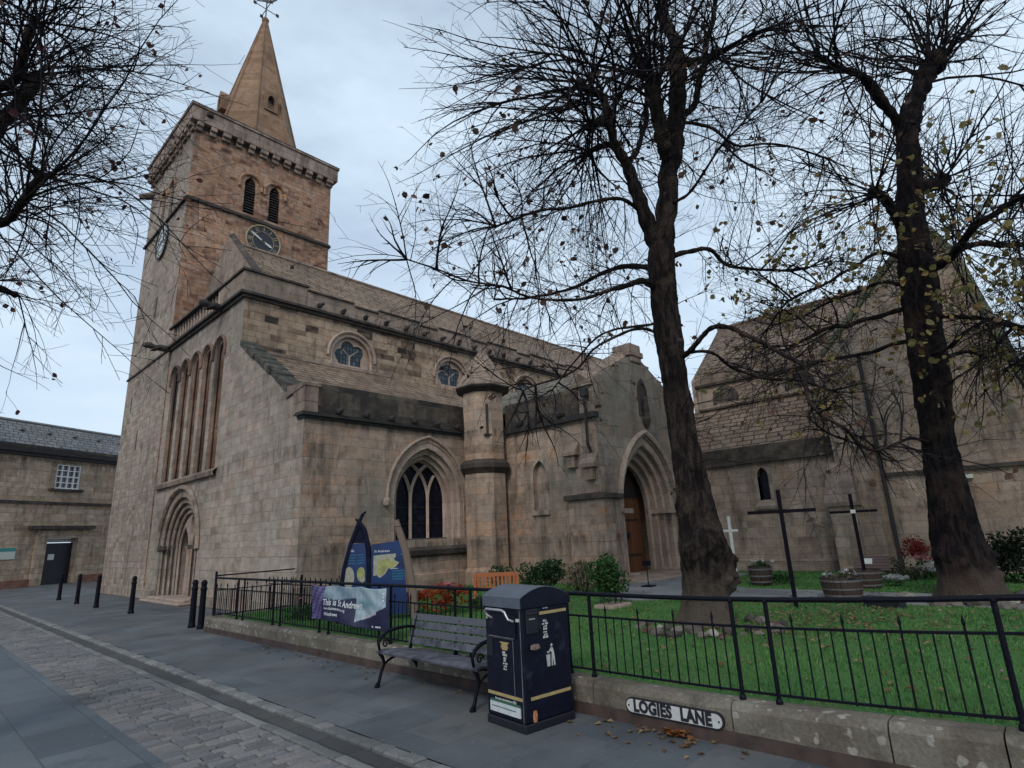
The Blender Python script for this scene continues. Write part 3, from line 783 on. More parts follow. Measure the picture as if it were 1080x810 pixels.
# --- south aisle
f = FY(SY); AW = 11.15
AK, AZ = 1.27, 2.92
win_h = arch(AW, 1.42, 1.72, AZ, 'pointed', AK, 14)
mb = MB(); mb.panel(f, [(WX+.003, 0), (13.61, 0), (13.61, 5.06), (WX+.003, 5.06)], [win_h], 0, .7)
mb.build('aisle_wall', AISLE, church)
mb = MB(); mb.fbox(f, WX-.05, 13.3, 0, .75, -.06, .005); mb.build('aisle_plinth', AISLE, church, bevel=.03)
mb = MB(); Pw = [arch(AW, q, 1.72, AZ, 'pointed', AK, 14) for q in (1.42, 1.27, 1.13, 1.0)]
for k in range(3): mb.ring(f, Pw[k], Pw[k+1], .03 + .14*k, .03 + .14*(k+1))
rolls(mb, f, Pw[1], .05, .028); rolls(mb, f, Pw[2], .19, .025)
hood = arch(AW, 1.54, 2.9, AZ, 'pointed', AK, 14); rolls(mb, f, hood, -.025, .05)
for sg in (-1, 1): mb.lathe(f(AW + sg*1.58, 2.82, -.07), [(.03,-.16),(.10,-.1),(.12,0),(.08,.1)], 8)
aw = mb.build('aisle_window', PALE, church)
mb = MB()
mb.add([f(AW-1.5, 1.42, -.16), f(AW+1.5, 1.42, -.16), f(AW+1.3, 1.76, .42), f(AW-1.3, 1.76, .42), f(AW-1.5, 1.28, -.12), f(AW+1.5, 1.28, -.12), f(AW-1.5, 1.2, .01), f(AW+1.5, 1.2, .01)], [(0,1,2,3),(4,5,1,0),(6,7,5,4),(0,3,6,4),(1,5,7,2)])
mb.build('window_sill', STRING, aw)
mb = MB(); Rr = 1.0*AK; wv = 1.0
def bars(pts): mb.tube([f(a, b, .5) for a, b in pts], .062, 4)
for m in (-wv/3, wv/3):
    bars([(AW + m, 1.74), (AW + m, AZ)])
for m in (-wv/3, wv/3):
    for sg in (-1, 1):
        pts = []
        for i in range(15):
            a = i/14*1.5
            x = m + sg*(Rr - Rr*math.cos(a)); z = AZ + Rr*math.sin(a)
            lim = (wv - Rr + math.sqrt(max(0, Rr*Rr - (z-AZ)**2))) if z > AZ else wv
            if abs(x) > lim: break
            pts.append((x, z))
        bars([(AW + a, b) for a, b in pts])
bars([(a, b) for a, b in Pw[3]])
mb.build('tracery', PALE, aw)
mb = MB(); mb.panel(f, Pw[3], d0=.56, d1=.6); g = mb.build('pane', GLASS, aw)
mb = MB()
for z in (2.2, 2.68): mb.fbox(f, AW-1, AW+1, z, z+.018, .535, .55)
mb.build('saddle_bar', IRON_D, aw)
# aisle cornice, sooty parapet, bosses, lean-to roof, raking coping
mb = MB(); mb.box(WX-.12, 12.5, SY-.14, SY+.3, 5.05, 5.14); mb.box(WX-.06, 12.5, SY-.08, SY+.3, 4.98, 5.05); mb.build('aisle_cornice', BLACKSTONE, church)
mb = MB(); mb.box(WX+.35, 12.6, SY-.05, SY+.35, 5.14, 5.98); mb.build('aisle_parapet', SOOTY, church, bevel=.02)
mb = MB(); mb.box(WX-.04, WX+.348, SY-.06, SY+.6, 5.14, 5.93); mb.add([(WX-.06, SY-.08, 5.93),(WX+.4,SY-.08,5.93),(WX+.4,SY+1.1,6.05),(WX-.06,SY+1.1,6.05),(WX-.06,SY-.08,5.86),(WX+.4,SY-.08,5.86),(WX-.06,SY+1.1,5.7),(WX+.4,SY+1.1,5.7)], [(0,1,2,3),(0,4,5,1),(0,3,6,4),(1,5,7,2)])
mb.build('corner_pier', PARAPET, church)
for i in range(6):
    gx = 7.95 + i*.86; mb = MB(); c = (gx, SY-.12, 5.22); mb.lathe(c, [(.03,-.07),(.09,-.04),(.11,.02),(.075,.08),(.02,.11)], 7, i); mb.tube([(gx, SY-.1, 5.25), (gx+.04, SY-.26, 5.27)], [.08,.05], 5); mb.build('carved_boss', BLACKSTONE, church)
mb = MB(); mb.add([(7.5, SY+.3, 5.72), (24, SY+.3, 5.72), (24, NY+.02, 8.13), (7.5, NY+.02, 8.13), (7.5, SY+.3, 5.5), (24, SY+.3, 5.5), (7.5, NY, 7.9), (24, NY, 7.9)], [(0,1,2,3),(0,4,5,1),(0,3,6,4),(1,5,7,2)])
mb.build('aisle_roof', SLATE_X, church)
mb = MB(); mb.box(7.45, 13.2, NY-.10, NY, 8.08, 8.2); mb.build('roof_flashing', PARAPET, church)
mb = MB(); RK = plain('mossy_coping_stone', (.040,.037,.029), .95, .6, 6, bump=.9, dirt=((.10,.09,.07), 3, .52))
P0, P1 = Vector((0, 15.05, 5.92)), Vector((0, 18.78, 8.28)); rk = random.Random(6); nseg = 9
for i in range(nseg):
    q0, q1 = P0.lerp(P1, i/nseg), P0.lerp(P1, (i+.96)/nseg); o1 = rk.uniform(.02, .12); h1 = rk.uniform(.14, .24); dz = -.05
    mb.add([(WX-o1, q0.y, q0.z+dz), (WX+.55, q0.y, q0.z+dz), (WX+.55, q1.y, q1.z+dz), (WX-o1, q1.y, q1.z+dz), (WX-o1, q0.y, q0.z+h1), (WX+.55, q0.y, q0.z+h1), (WX+.55, q1.y, q1.z+h1*.9), (WX-o1, q1.y, q1.z+h1*.9)],
       [(3,2,1,0),(4,5,6,7),(0,1,5,4),(1,2,6,5),(2,3,7,6),(3,0,4,7)])
mb.build('raking_coping', RK, church, bevel=.03)

# --- stair turret in the angle
TC = (13.05, 13.52)
mb = MB(); mb.lathe((*TC, 0), [(.78, 0), (.78, .7), (.70, .8), (.70, 3.72)], 8, PI/8); mb.lathe((*TC, 0), [(.70, 4.1), (.70, 6.42)], 8, PI/8); mb.build('turret', AISLE, church)
mb = MB(); mb.lathe((*TC, 0), [(.70, 3.66), (.78, 3.76), (.86, 3.84), (.86, 3.98), (.76, 4.06), (.70, 4.12)], 8, PI/8); mb.build('turret_band', STRING, church)
mb = MB(); mb.lathe((*TC, 0), [(.70, 6.34), (.93, 6.46), (.97, 6.51), (.95, 6.55)], 8, PI/8); mb.build('turret_band', STRING, church)
mb = MB(); mb.lathe((*TC, 0), [(.95, 6.55), (.47, 7.35), (.06, 8.0)], 8, PI/8); mb.build('turret_roof', PARAPET, church)
mb = MB(); mb.box(TC[0]-.40, TC[0]-.37, TC[1]-.60, TC[1]-.5, 4.9, 5.9); mb.box(TC[0]-.5, TC[0]-.26, TC[1]-.64, TC[1]-.5, 4.86, 4.91); mb.build('turret_slit', STRING, church)

# --- south porch
PX0, PX1, PY = 13.6, 18.75, 9.4
f = FX(PX0)
lw = arch(11.65, .27, 2.42, 3.5, 'pointed', 1.9, 8)
mb = MB(); mb.panel(f, [(PY+.004, 0), (SY, 0), (SY, 5.06), (PY+.004, 5.06)], [lw], 0, .6)
mb.build('porch_wall', AISLE, church)
mb = MB(); mb.panel(f, arch(11.65, .27, 2.42, 3.5, 'pointed', 1.9, 8), d0=.18, d1=.25); mb.ring(f, arch(11.65, .34, 2.42, 3.5, 'pointed', 1.9, 8), arch(11.65, .27, 2.42, 3.5, 'pointed', 1.9, 8), -.012, .02, .0); mb.fbox(f, 11.3, 12.0, 2.28, 2.42, -.08, .1)
mb.build('blind_window', DRESSED, church)
mb = MB(); mb.fbox(f, 9.32, 13.0, 4.96, 5.12, -.14, .1); mb.build('porch_cornice', BLACKSTONE, church)
mb = MB(); mb.fbox(f, 9.95, 13.0, 5.12, 5.95, -.05, .3); mb.build('porch_parapet', SOOTY, church, bevel=.02)
for i in range(3):
    mb = MB(); mb.lathe((PX0-.12, 12.3 - i*.85, 5.2), [(.03,-.08),(.12,-.05),(.15,.03),(.1,.1),(.03,.15)], 7, i); mb.build('carved_boss', BLACKSTONE, church)
PC, PZ = 16.2, 7.35
mb = MB(); mb.panel(lambda s, z, d: (s, d, z), [(PX0+.2, 5.75), (PC, PZ-.1), (PX1-.2, 5.75), (PX1-.3, 5.6), (PC, PZ-.35), (PX0+.3, 5.6)], d0=PY+.3, d1=15.6); mb.build('porch_roof', slates('porch_stone_slates', [(.12,.105,.085),(.17,.15,.12),(.21,.185,.15)], .5, .26, 'y', moss=((.10,.105,.045), 1.2, .52, .6), k=1.6), church)
f = FY(PY); DCX, PZS, PK = 16.22, 2.36, 1.45
ph = arch(DCX, 1.62, .3, PZS, 'pointed', PK, 16)
mb = MB(); gable = [(PX0+.004, .0), (DCX-1.62, .0)] + ph + [(DCX+1.62, .0), (PX1, 0), (PX1, 5.95), (PX1+.1, 6.1), (PC+.35, 7.25), (PC-.35, 7.25), (PX0-.1, 6.1), (PX0-.1, 5.95), (PX0+.004, 5.95)]
mb.panel(f, gable, d0=0, d1=.75); mb.build('porch_front', PORCHS, church)
mb = MB()
cop = [(PX0-.14, 6.02), (PC-.3, 7.42)]; mb.tube([f(PX0-.1, 6.12, .35), f(PC-.2, 7.36, .35)], .26, 4); mb.tube([f(PX1+.1, 6.12, .35), f(PC+.2, 7.36, .35)], .26, 4)
mb.fbox(f, PC-.33, PC+.33, 7.1, 7.75, -.05, .65); mb.fbox(f, PC-.42, PC+.42, 7.3, 7.5, -.09, .7); mb.build('gable_coping', PARAPET, church, bevel=.03)
mb = MB(); cr = [(.1, .0), (.5, .28)]
for s in (17.3, 18.1): mb.lathe(f(s, 6.95 - (s-17.3)*.5, .3), [(.05,-.05),(.12,.05),(.1,.15),(.16,.24),(.05,.32)], 7)
mb.build('crocket', PARAPET, church)
Pp = [arch(DCX, q, .3, PZS, 'pointed', PK, 16) for q in (1.62, 1.47, 1.32, 1.19, 1.07)]
mb = MB()
for k in range(4): mb.ring(f, Pp[k], Pp[k+1], .05 + .2*k, .05 + .2*(k+1))
for k in range(4): rolls(mb, f, Pp[k+1], .10 + .2*k, .06)
rolls(mb, f, arch(DCX, 1.74, 2.25, PZS, 'pointed', PK, 16), -.05, .09)
mb.fbox(f, DCX-1.64, DCX-1.07, PZS-.16, PZS-.02, -.03, .8); mb.fbox(f, DCX+1.07, DCX+1.64, PZS-.16, PZS-.02, -.03, .8)
mb.fbox(f, DCX-1.66, DCX-1.05, .3, .5, -.05, .84); mb.fbox(f, DCX+1.05, DCX+1.66, .3, .5, -.05, .84)
sd = mb.build('south_doorway', PALE, church)
mb = MB(); mb.panel(f, [(a, b-.01) for a, b in Pp[4]], d0=1.05, d1=1.12); mb.build('door', DOOR_OAK, sd)
mb = MB()
for z in (.9, 2.0):
    mb.fbox(f, DCX-.9, DCX+.9, z, z+.06, 1.03, 1.05)
mb.lathe(f(DCX+.2, 1.55, 1.03), [(.02,-.1),(.09,-.06),(.09,.06),(.02,.1)], 8); mb.build('door_ironwork', IRON_D, sd)
mb = MB(); mb.panel(f, [(a, max(b-.02, 2.75)) for a, b in Pp[4]][1:-1], d0=1.0, d1=1.03); mb.build('door_head', DOOR_DARK, sd)
mb = MB(); mb.box(DCX-1.9, DCX+1.9, PY-.35, PY+1.1, .2, .40); mb.box(DCX-2.0, DCX+2.0, PY-.75, PY-.35, .2, .36); mb.build('porch_step', PALE, church, bevel=.015)
mb = MB(); nich = arch(16.4, .2, 5.3, 6.1, 'pointed', 1.9, 8); mb.ring(f, arch(16.4, .29, 5.3, 6.1, 'pointed', 1.9, 8), nich, -.04, .0, 0.0); mb.panel(f, nich, d0=-.004, d1=.003)
mb.lathe(f(16.4, 5.15, -.08), [(.03,-.28),(.13,-.05),(.16,.05),(.14,.1)], 8); mb.lathe(f(16.4, 5.25, -.1), [(.1,0),(.12,.3),(.08,.5),(.09,.6),(.03,.72)], 8); mb.build('niche', STRING, church)
# corner buttress of the porch, its string, its weathered gablets
mb = MB(); mb.box(PX0-.24, PX0+.3, PY-.22, PY+1.02, 0, 2.62); mb.box(PX0+.3, DCX-1.84, PY-.12, PY+.02, 0, 2.62)
mb.box(PX0-.12, PX0+.2, PY-.08, PY+.75, 2.78, 3.5)
mb.build('porch_buttress', AISLE, church, bevel=.015)
mb = MB(); mb.box(PX0-.34, PX0+.34, PY-.32, PY+1.12, 2.60, 2.76); mb.box(PX0+.34, DCX-1.8, PY-.22, PY+.02, 2.60, 2.76); mb.build('buttress_string', STRING, church, bevel=.03)
def gablet(x, y0, y1, z, dx, h):
    mb = MB(); mb.add([(x+.02, y0, z+h), (x+.02, y1, z+h), (x-dx, y1, z), (x-dx, y0, z), (x-dx, y0, z-.1), (x-dx, y1, z-.1), (x+.02, y0, z-.1), (x+.02, y1, z-.1)], [(0,1,2,3),(3,2,5,4),(4,5,7,6),(0,3,4,6),(1,7,5,2)])
    mb.box(x-dx*.7, x+.02, y0+.1, y1-.1, z-.45, z-.1); mb.build('weathered_gablet', PARAPET, church)
gablet(PX0, 10.05, 10.55, 4.02, .24, .34); gablet(PX0-.1, PY-.05, PY+.45, 3.6, .25, .32)
mb = MB(); mb.tube([(PX0-.16, 9.62, 5.7), (PX0-.16, 9.62, 4.2), (PX0-.05, 9.62, 4.0), (PX0-.05, 9.62, 3.5)], .045, 6); mb.box(PX0-.22, PX0-.06, 9.52, 9.72, 5.6, 5.85); mb.build('downpipe', IRON_D, church)
# porch east wall
mb = MB(); mb.box(PX1-.6, PX1-.003, PY+.76, SY, 0, 5.9); mb.build('porch_east_wall', AISLE, church)

# --- south transept with its west aisle and the gabled west-facing end
QX = 19.0; f = FX(QX)
tl = arch(6.85, .17, 2.42, 3.2, 'pointed', 1.9, 8)
mb = MB(); mb.panel(f, [(4.55, 0), (14, 0), (14, 3.68), (4.55, 3.68)], [tl], 0, .6); mb.build('transept_aisle_wall', TRANS, church)
mb = MB(); mb.ring(f, arch(6.85, .27, 2.42, 3.2, 'pointed', 1.9, 8), tl, -.015, .25, 0.0); mb.add([f(6.5, 2.25, -.12), f(7.2, 2.25, -.12), f(7.05, 2.45, .02), f(6.65, 2.45, .02), f(6.5, 2.16, -.1), f(7.2, 2.16, -.1)], [(0,1,2,3),(4,5,1,0)]); w = mb.build('lancet_window', DRESSED, church)
mb = MB(); mb.panel(f, tl, d0=.2, d1=.24); mb.build('pane', GLASS, w)
mb = MB(); mb.fbox(f, 4.5, 14, 3.64, 3.76, -.12, .1); mb.build('transept_string', STRING, church)
mb = MB(); mb.fbox(f, 4.9, 14, .2, .58, -.09, .01); mb.build('transept_plinth', TRANS, church)
mb = MB(); mb.fbox(f, 4.9, 14, .58, .65, -.11, .01); mb.build('plinth_moulding', PALE, church)
mb = MB(); mb.fbox(f, 4.55, 14, 3.76, 4.22, -.02, .3); mb.build('transept_parapet', SOOTY, church, bevel=.02)
mb = MB(); mb.add([(QX+.28, 3.9, 4.1), (QX+.28, 14, 4.1), (21.32, 14, 6.1), (21.32, 3.9, 6.1), (QX+.28, 3.9, 3.9), (QX+.28, 14, 3.9)], [(0,1,2,3),(4,5,1,0)]); mb.build('transept_aisle_roof', SLATE_Y, church)
mb = MB(); mb.box(21.3, 21.8, 2.5, 9.7, 5.5, 7.06); mb.build('transept_clerestory', TRANS, church)
mb = MB(); mb.box(21.18, 21.4, 2.5, 9.75, 7.04, 7.14); mb.box(21.2, 21.3, 2.5, 9.7, 6.08, 6.16); mb.build('transept_cornice', STRING, church)
mb = MB(); mb.box(21.26, 21.6, 2.5, 9.72, 7.14, 7.56); mb.build('transept_upper_parapet', PARAPET, church)
for c in (8.6, 5.9):
    mb = MB(); F2 = FX(21.3); mb.ring(F2, arch(c, .5, 6.3, 6.45, 'round', n=10), arch(c, .38, 6.3, 6.45, 'round', n=10), -.04, .03, 0.0); mb.panel(F2, arch(c, .38, 6.3, 6.45, 'round', n=10), d0=-.008, d1=.003); mb.build('transept_clerestory_window', STRING, church)
mb = MB(); mb.panel(lambda s, z, d: (s, d, z), [(21.5, 7.6), (24.6, 10.35), (27.7, 7.6), (27.6, 7.4), (24.6, 10.1), (21.6, 7.4)], d0=1.6, d1=9.85); tr = mb.build('transept_roof', SLATE_Y, church)
mb = MB(); mb.tube([(24.6, 1.6, 10.38), (24.6, 9.85, 10.38)], .09, 6); mb.build('ridge', PARAPET, tr)
mb = MB(); mb.panel(FY(9.6), [(21.35, 0), (27.7, 0), (27.7, 7.4), (24.6, 10.1), (21.5, 7.45)], d0=0, d1=.4); mb.build('transept_north_gable', TRANS, church)
# west-facing gable at the south end
mb = MB(); gw = [(4.5, 0), (-4, 0), (-4, 3.6), (.05, 4.3), (.30, 5.4), (.62, 7.0), (.92, 8.7), (1.25, 9.55), (1.75, 9.35), (4.5, 6.55)]
mb.panel(f, gw, d0=-.02, d1=6.5); mb.build('gabled_end', TRANS, church)
mb = MB(); mb.tube([f(-.05, 4.25, .2), f(.25, 5.4, .2), f(.57, 7.0, .2), f(.87, 8.7, .2), f(1.25, 9.62, .2), f(1.8, 9.42, .2), f(4.5, 6.62, .2)], .22, 4); mb.build('gable_coping', plain('mossy_gable_coping', (.10,.095,.06), .95, .5, 4, bump=.6, dirt=((.05,.075,.025), 3, .5)), church)
mb = MB(); mb.fbox(f, -4, 3.45, 2.84, 2.94, -.12, .0); mb.build('gabled_end_string', STRING, church)
mb = MB(); mb.fbox(f, -4, 3.45, .2, .62, -.09, -.01); mb.build('gabled_end_plinth', TRANS, church)
# stepped buttress between, with its sloped head
mb = MB(); mb.fbox(f, 3.75, 4.62, 0, 4.4, -.32, .3); mb.fbox(f, 3.85, 4.55, 4.4, 6.0, -.16, .3); mb.fbox(f, 4.2, 4.85, 0, 2.3, -.85, -.3)
mb.build('transept_buttress', TRANS, church, bevel=.02)
mb = MB(); mb.add([f(4.12, 2.2, -.95), f(4.93, 2.2, -.95), f(4.85, 3.35, -.3), f(4.22, 3.35, -.3), f(4.12, 2.1, -.95), f(4.93, 2.1, -.95), f(4.12, 2.1, -.3), f(4.93, 2.1, -.3)], [(0,1,2,3),(4,5,1,0),(0,3,6,4),(1,5,7,2)]); mb.build('buttress_weathering', PARAPET, church)
mb = MB(); mb.add([f(3.72, 4.4, -.36), f(4.65, 4.4, -.36), f(4.6, 4.8, -.14), f(3.8, 4.8, -.14)], [(0,1,2,3)]); mb.build('buttress_weathering', PARAPET, church)
mb = MB(); mb.add([f(3.82, 6.0, -.2), f(4.58, 6.0, -.2), f(4.5, 6.5, .0), f(3.9, 6.5, .0)], [(0,1,2,3)]); mb.build('buttress_weathering', PARAPET, church)
mb = MB(); mb.tube([f(3.52, 6.4, -.09), f(3.52, .25, -.09)], .05, 6); mb.build('downpipe', IRON_D, church)
mb = MB(); mb.fbox(f, 1.55, 1.72, 2.62, 2.72, -.16, -.02); mb.build('floodlight', PALEPAINT, church)

# --- grey stone house across the square
LBo = Vector((7.45, 46.78, 0)); LBd = Vector((.8948, .4465, 0)); LBn = Vector((-.4465, .8948, 0))
LF = lambda s, z, d: (LBo.x + LBd.x*s + LBn.x*d, LBo.y + LBd.y*s + LBn.y*d, z)
house = thing('stone_house', 'long two storey stone house with slate roof and dark door beyond the bollards', 'house', tuple(LBo))
HST = stone('house_stone', [(0.287, 0.196, 0.132), (0.414, 0.302, 0.215), (0.494, 0.375, 0.275), (0.356, 0.258, 0.182), (0.437, 0.28, 0.187)], 1.1, .36, ms=.014, distort=.05, soot=.5, soot_t=.57, bands=((7.6, .5, .1, .8), (4.95, .35, .1, .7), (3.4, .2, .3, .7)), hx=1.0, hy=.45)
win_s = [-9.6, -5.3, -.17, 5.0]
mb = MB()
dh = [(-.95, .02), (-.95, 2.8), (.95, 2.8), (.95, .02)]
hol = [[(c-.78, 5.9), (c+.78, 5.9), (c+.78, 7.45), (c-.78, 7.45)] for c in win_s]
mb.panel(LF, [(-16, 0), (-.95, 0)] + [(-.95, 2.8), (.95, 2.8)] + [(.95, 0), (12, 0), (12, 7.75), (-16, 7.75)], hol, 0, .5)
for s in (-16, 11.5): mb.fbox(LF, s, s+.5, 0, 7.75, .501, 8)
mb.build('wall', HST, house)
mb = MB(); mb.fbox(LF, -16, -1.2, 0, .45, -.08, -.001); mb.fbox(LF, 1.2, 12, 0, .45, -.08, -.001); mb.build('base_course', plain('red_base_stone', (.20,.09,.06), .9, .4, 3, bump=.5), house)
mb = MB(); mb.fbox(LF, -16, 12, 4.9, 5.05, -.1, -.001); mb.fbox(LF, -2.1, 1.85, 3.36, 3.56, -.35, -.001); mb.build('string_course', STRING, house)
mb = MB(); mb.fbox(LF, -1.6, -.96, 0, 3.35, -.12, -.001); mb.fbox(LF, .96, 1.6, 0, 3.35, -.12, -.001); mb.fbox(LF, -.96, .96, 2.82, 3.35, -.12, -.001); mb.build('door_surround', HST, house)
mb = MB(); mb.fbox(LF, -16.2, 12.2, 7.75, 7.95, -.22, .3); mb.fbox(LF, -16.2, 12.2, 7.95, 8.25, -.3, .3); mb.build('cornice', BLACKSTONE, house)
mb = MB(); mb.fbox(LF, -16.1, 12.1, 8.25, 8.42, -.2, .4); mb.build('gutter_course', STRING, house)
HSL = slates('house_blue_slates', [(.12,.125,.13),(.14,.145,.15),(.165,.165,.17)], .5, .3, 'x', k=1.2)
mb = MB(); mb.panel(lambda s, z, d: LF(d, z, s), [(-.1, 8.3), (3.8, 10.55), (7.7, 8.3), (7.6, 8.1), (3.8, 10.3), (0, 8.1)], d0=-16.2, d1=12.2); hr = mb.build('roof', HSL, house)
mb = MB(); mb.tube([LF(-16.2, 10.58, 3.8), LF(12.2, 10.58, 3.8)], .12, 6)
mb.build('ridge', LEAD, hr)
mb = MB(); s = -14
while s < 12: mb.fbox(LF, s, s+.28, 9.72, 9.82, 2.1, 2.5); mb.fbox(LF, s+1, s+1.2, 8.42, 8.56, -.12, .1); s += 1.7
mb.build('roof_vent', LEAD, hr)
mb = MB(); mb.fbox(LF, -.94, .94, .02, 2.52, .3, .36); dd = mb.build('door', planks('navy_door', (.008,.009,.014), (.014,.016,.025)), house)
mb = MB(); mb.fbox(LF, -.94, .94, 2.56, 2.79, .3, .34); mb.build('fanlight', plain('frosted_glass', (.4,.42,.42), .3, .15, 6), house)
mb = MB(); mb.fbox(LF, -.5, -.12, 1.5, 1.85, .285, .30); mb.build('notice', PALEPAINT, dd)
WG = plain('window_glass', (.10,.10,.10), .15, .4, 1.5)
WHITE = plain('white_window_paint', (.74,.74,.72), .5, .06, 20)
for c in win_s:
    mb = MB(); a, b, z0, z1 = c-.78, c+.78, 5.9, 7.45
    for q in (a, b-.07): mb.fbox(LF, q, q+.07, z0, z1, .05, .2)
    for q in (z0, z1-.07, (z0+z1)/2-.04): mb.fbox(LF, a+.07, b-.07, q, q+.07, .055, .195)
    for i in (1, 2, 3): mb.fbox(LF, a + (b-a)*i/4 - .028, a + (b-a)*i/4 + .028, z0+.07, z1-.07, .06, .19)
    for q in (.25, .75): mb.fbox(LF, a+.07, b-.07, z0 + (z1-z0)*q - .025, z0 + (z1-z0)*q + .025, .065, .188)
    w = mb.build('window', WHITE, house)
    mb = MB(); mb.fbox(LF, a, b, z0, z1, .2, .22); mb.build('pane', WG, w)
    mb = MB(); mb.fbox(LF, a-.35, b+.2, z0-.16, z0-.02, -.2, .1); mb.build('sill', STRING, w)
mb = MB(); mb.fbox(LF, -4.7, -2.62, 1.66, 2.3, -.06, -.003); sg = mb.build('notice_board', PALEPAINT, house)
mb = MB(); mb.fbox(LF, -4.7, -2.62, 2.1, 2.302, -.064, -.058); mb.build('notice_board_header', plain('teal_paint', (.03,.25,.24), .5, .1), sg)

# ------------------------------------------------------------------ low wall, railings, banner, street sign
wall = thing('low_wall', 'low weathered stone kerb wall with lichen spots under the black churchyard railings', 'wall', (5.1, 0, 0))
t = NT('lichened_wall_stone'); p = t.pos(); x_, y_, z_ = t.sep(p)
f1, _ = t.noise(p, 1.6, 6, .65); f2, _ = t.noise(p, 34, 5, .6)
c = t.ramp(f1, [(.3, (.085,.07,.055)), (.5, (.15,.13,.105)), (.7, (.21,.19,.155))])
vor = t.n.new('ShaderNodeTexVoronoi'); vor.inputs['Scale'].default_value = 9.0; t.l.new(t.vadd(p, t.vscale(t.noise(p, 9, 4, .6)[1], (.09, .09, .09))), vor.inputs['Vector'])
lich = t.math('MULTIPLY', t.mapr(vor.outputs['Distance'], .30, .24), t.mapr(t.noise(p, 1.1, 3)[0], .40, .50), clamp=True)
c = t.mix(t.math('MULTIPLY', lich, .6), c, (.36,.34,.30))
g1, _ = t.noise(t.vadd(p, (3, 1, 0)), 1.2, 5, .6); c = t.mix(t.mapr(g1, .55, .68, 0, .6), c, (.085,.085,.05))
d1, _ = t.noise(t.vadd(p, (9, 2, 4)), 2.0, 6, .65); c = t.mix(t.mapr(d1, .56, .68, 0, .7), c, (.045,.042,.038))
k = t.mapr(f2, .25, .75, .75, 1.25); c = t.mix(1.0, c, t.comb(k, k, k), 'MULTIPLY')
WALLM = t.done(c, .92, t.bump(t.math('ADD', f2, f1), .5, .02), spec=.2)
WBASE = plain('damp_base_stone', (.055,.035,.03), .85, .45, 5, bump=.5)
joints = [-8, -5.5, -3, -1.2, .58, 1.22, 2.35, 3.75, 5.2, 6.7, 8.2, 9.8, 11.3, 12.8, 14.2]
for a, b in zip(joints[:-1], joints[1:]):
    mb = MB(); vs = []; n = 6
    prof = [(5.0, .11), (5.0, .255), (5.025, .295), (5.06, .31), (5.22, .31), (5.30, .29), (5.30, -.05), (5.0, -.05)]
    for i in range(n + 1):
        yy = a + .006 + (b - a - .012)*i/n
        vs += [(px, yy, pz + (rise(yy) if pz > .1 else 0)) for px, pz in prof]
    m = len(prof); fs = []
    for i in range(n):
        for q in range(m): fs.append((i*m + q, i*m + (q+1) % m, (i+1)*m + (q+1) % m, (i+1)*m + q))
    fs += [tuple(range(m)), tuple(n*m + q for q in range(m-1, -1, -1))]
    mb.add(vs, fs); mb.build('coping_stone', WALLM, wall)
mb = MB(); mb.box(4.985, 5.02, -8, 14.2, -.03, .105); mb.build('base_course', WBASE, wall)
mb = MB(); mb.box(5.3, 6.93, 14.0, 14.2, -.03, .30); mb.build('return_wall', WALLM, wall, bevel=.03)

rail = thing('iron_railing', 'black iron railing along the street wall with thin bars and paired posts', 'railing', (5.15, 0, .31))
RX = 5.15
mids = [-7.05, -5.21, -3.37, -1.53, .33, 2.15, 3.98, 5.83, 7.55, 9.3, 11.05, 12.72]
posts = sorted([m + s for m in mids for s in (-.15, .15)] + [14.12])
for yy in posts:
    mb = MB(); r_ = rise(yy); mb.tube([(RX, yy, .26 + r_), (RX, yy, 1.09 + r_)], .019, 8); mb.lathe((RX, yy, .3 + r_), [(.03, 0), (.03, .03), (.02, .05)], 8)
    mb.lathe((RX, yy, 1.08 + r_), [(.022, 0), (.026, .012), (.022, .03)], 8); mb.build('post', IRON, rail)
def railbar(z, a, b, hw, hh):
    mb = MB(); n = 8; ys = [a + (b-a)*i/n for i in range(n+1)]
    mb.tube([(RX, q, z + rise(q)) for q in ys], hw, 6); return mb
mb = MB(); n = 40; ys = [-8 + 22.12*i/n for i in range(n+1)]; mb.tube([(RX, q, 1.105 + rise(q)) for q in ys], .021, 8); mb.build('top_rail', IRON, rail)
spans = list(zip(posts[:-1], posts[1:]))
for a, b in spans:
    mb = MB(); n = 5; ys = [a + (b-a)*i/n for i in range(n+1)]
    for z in (.885, .375): mb.tube([(RX, q, z + rise(q)) for q in ys], .012, 5)
    if b - a > .5:
        cnt = max(1, round((b-a)/.097)); 
        for i in range(1, cnt):
            q = a + (b-a)*i/cnt; r_ = rise(q)
            if i % 4 == 2:
                mb.tube([(RX, q, .36 + r_), (RX, q, .93 + r_), (RX, q, .955 + r_), (RX, q, 1.01 + r_)], [.0085, .0085, .014, .001], 5)
            else: mb.tube([(RX, q, .375 + r_), (RX, q, .885 + r_)], .0065, 5)
    else:
        q = (a+b)/2; mb.tube([(RX, q, .375 + rise(q)), (RX, q, .885 + rise(q))], .0065, 5)
    mb.build('bar_panel', IRON, rail)
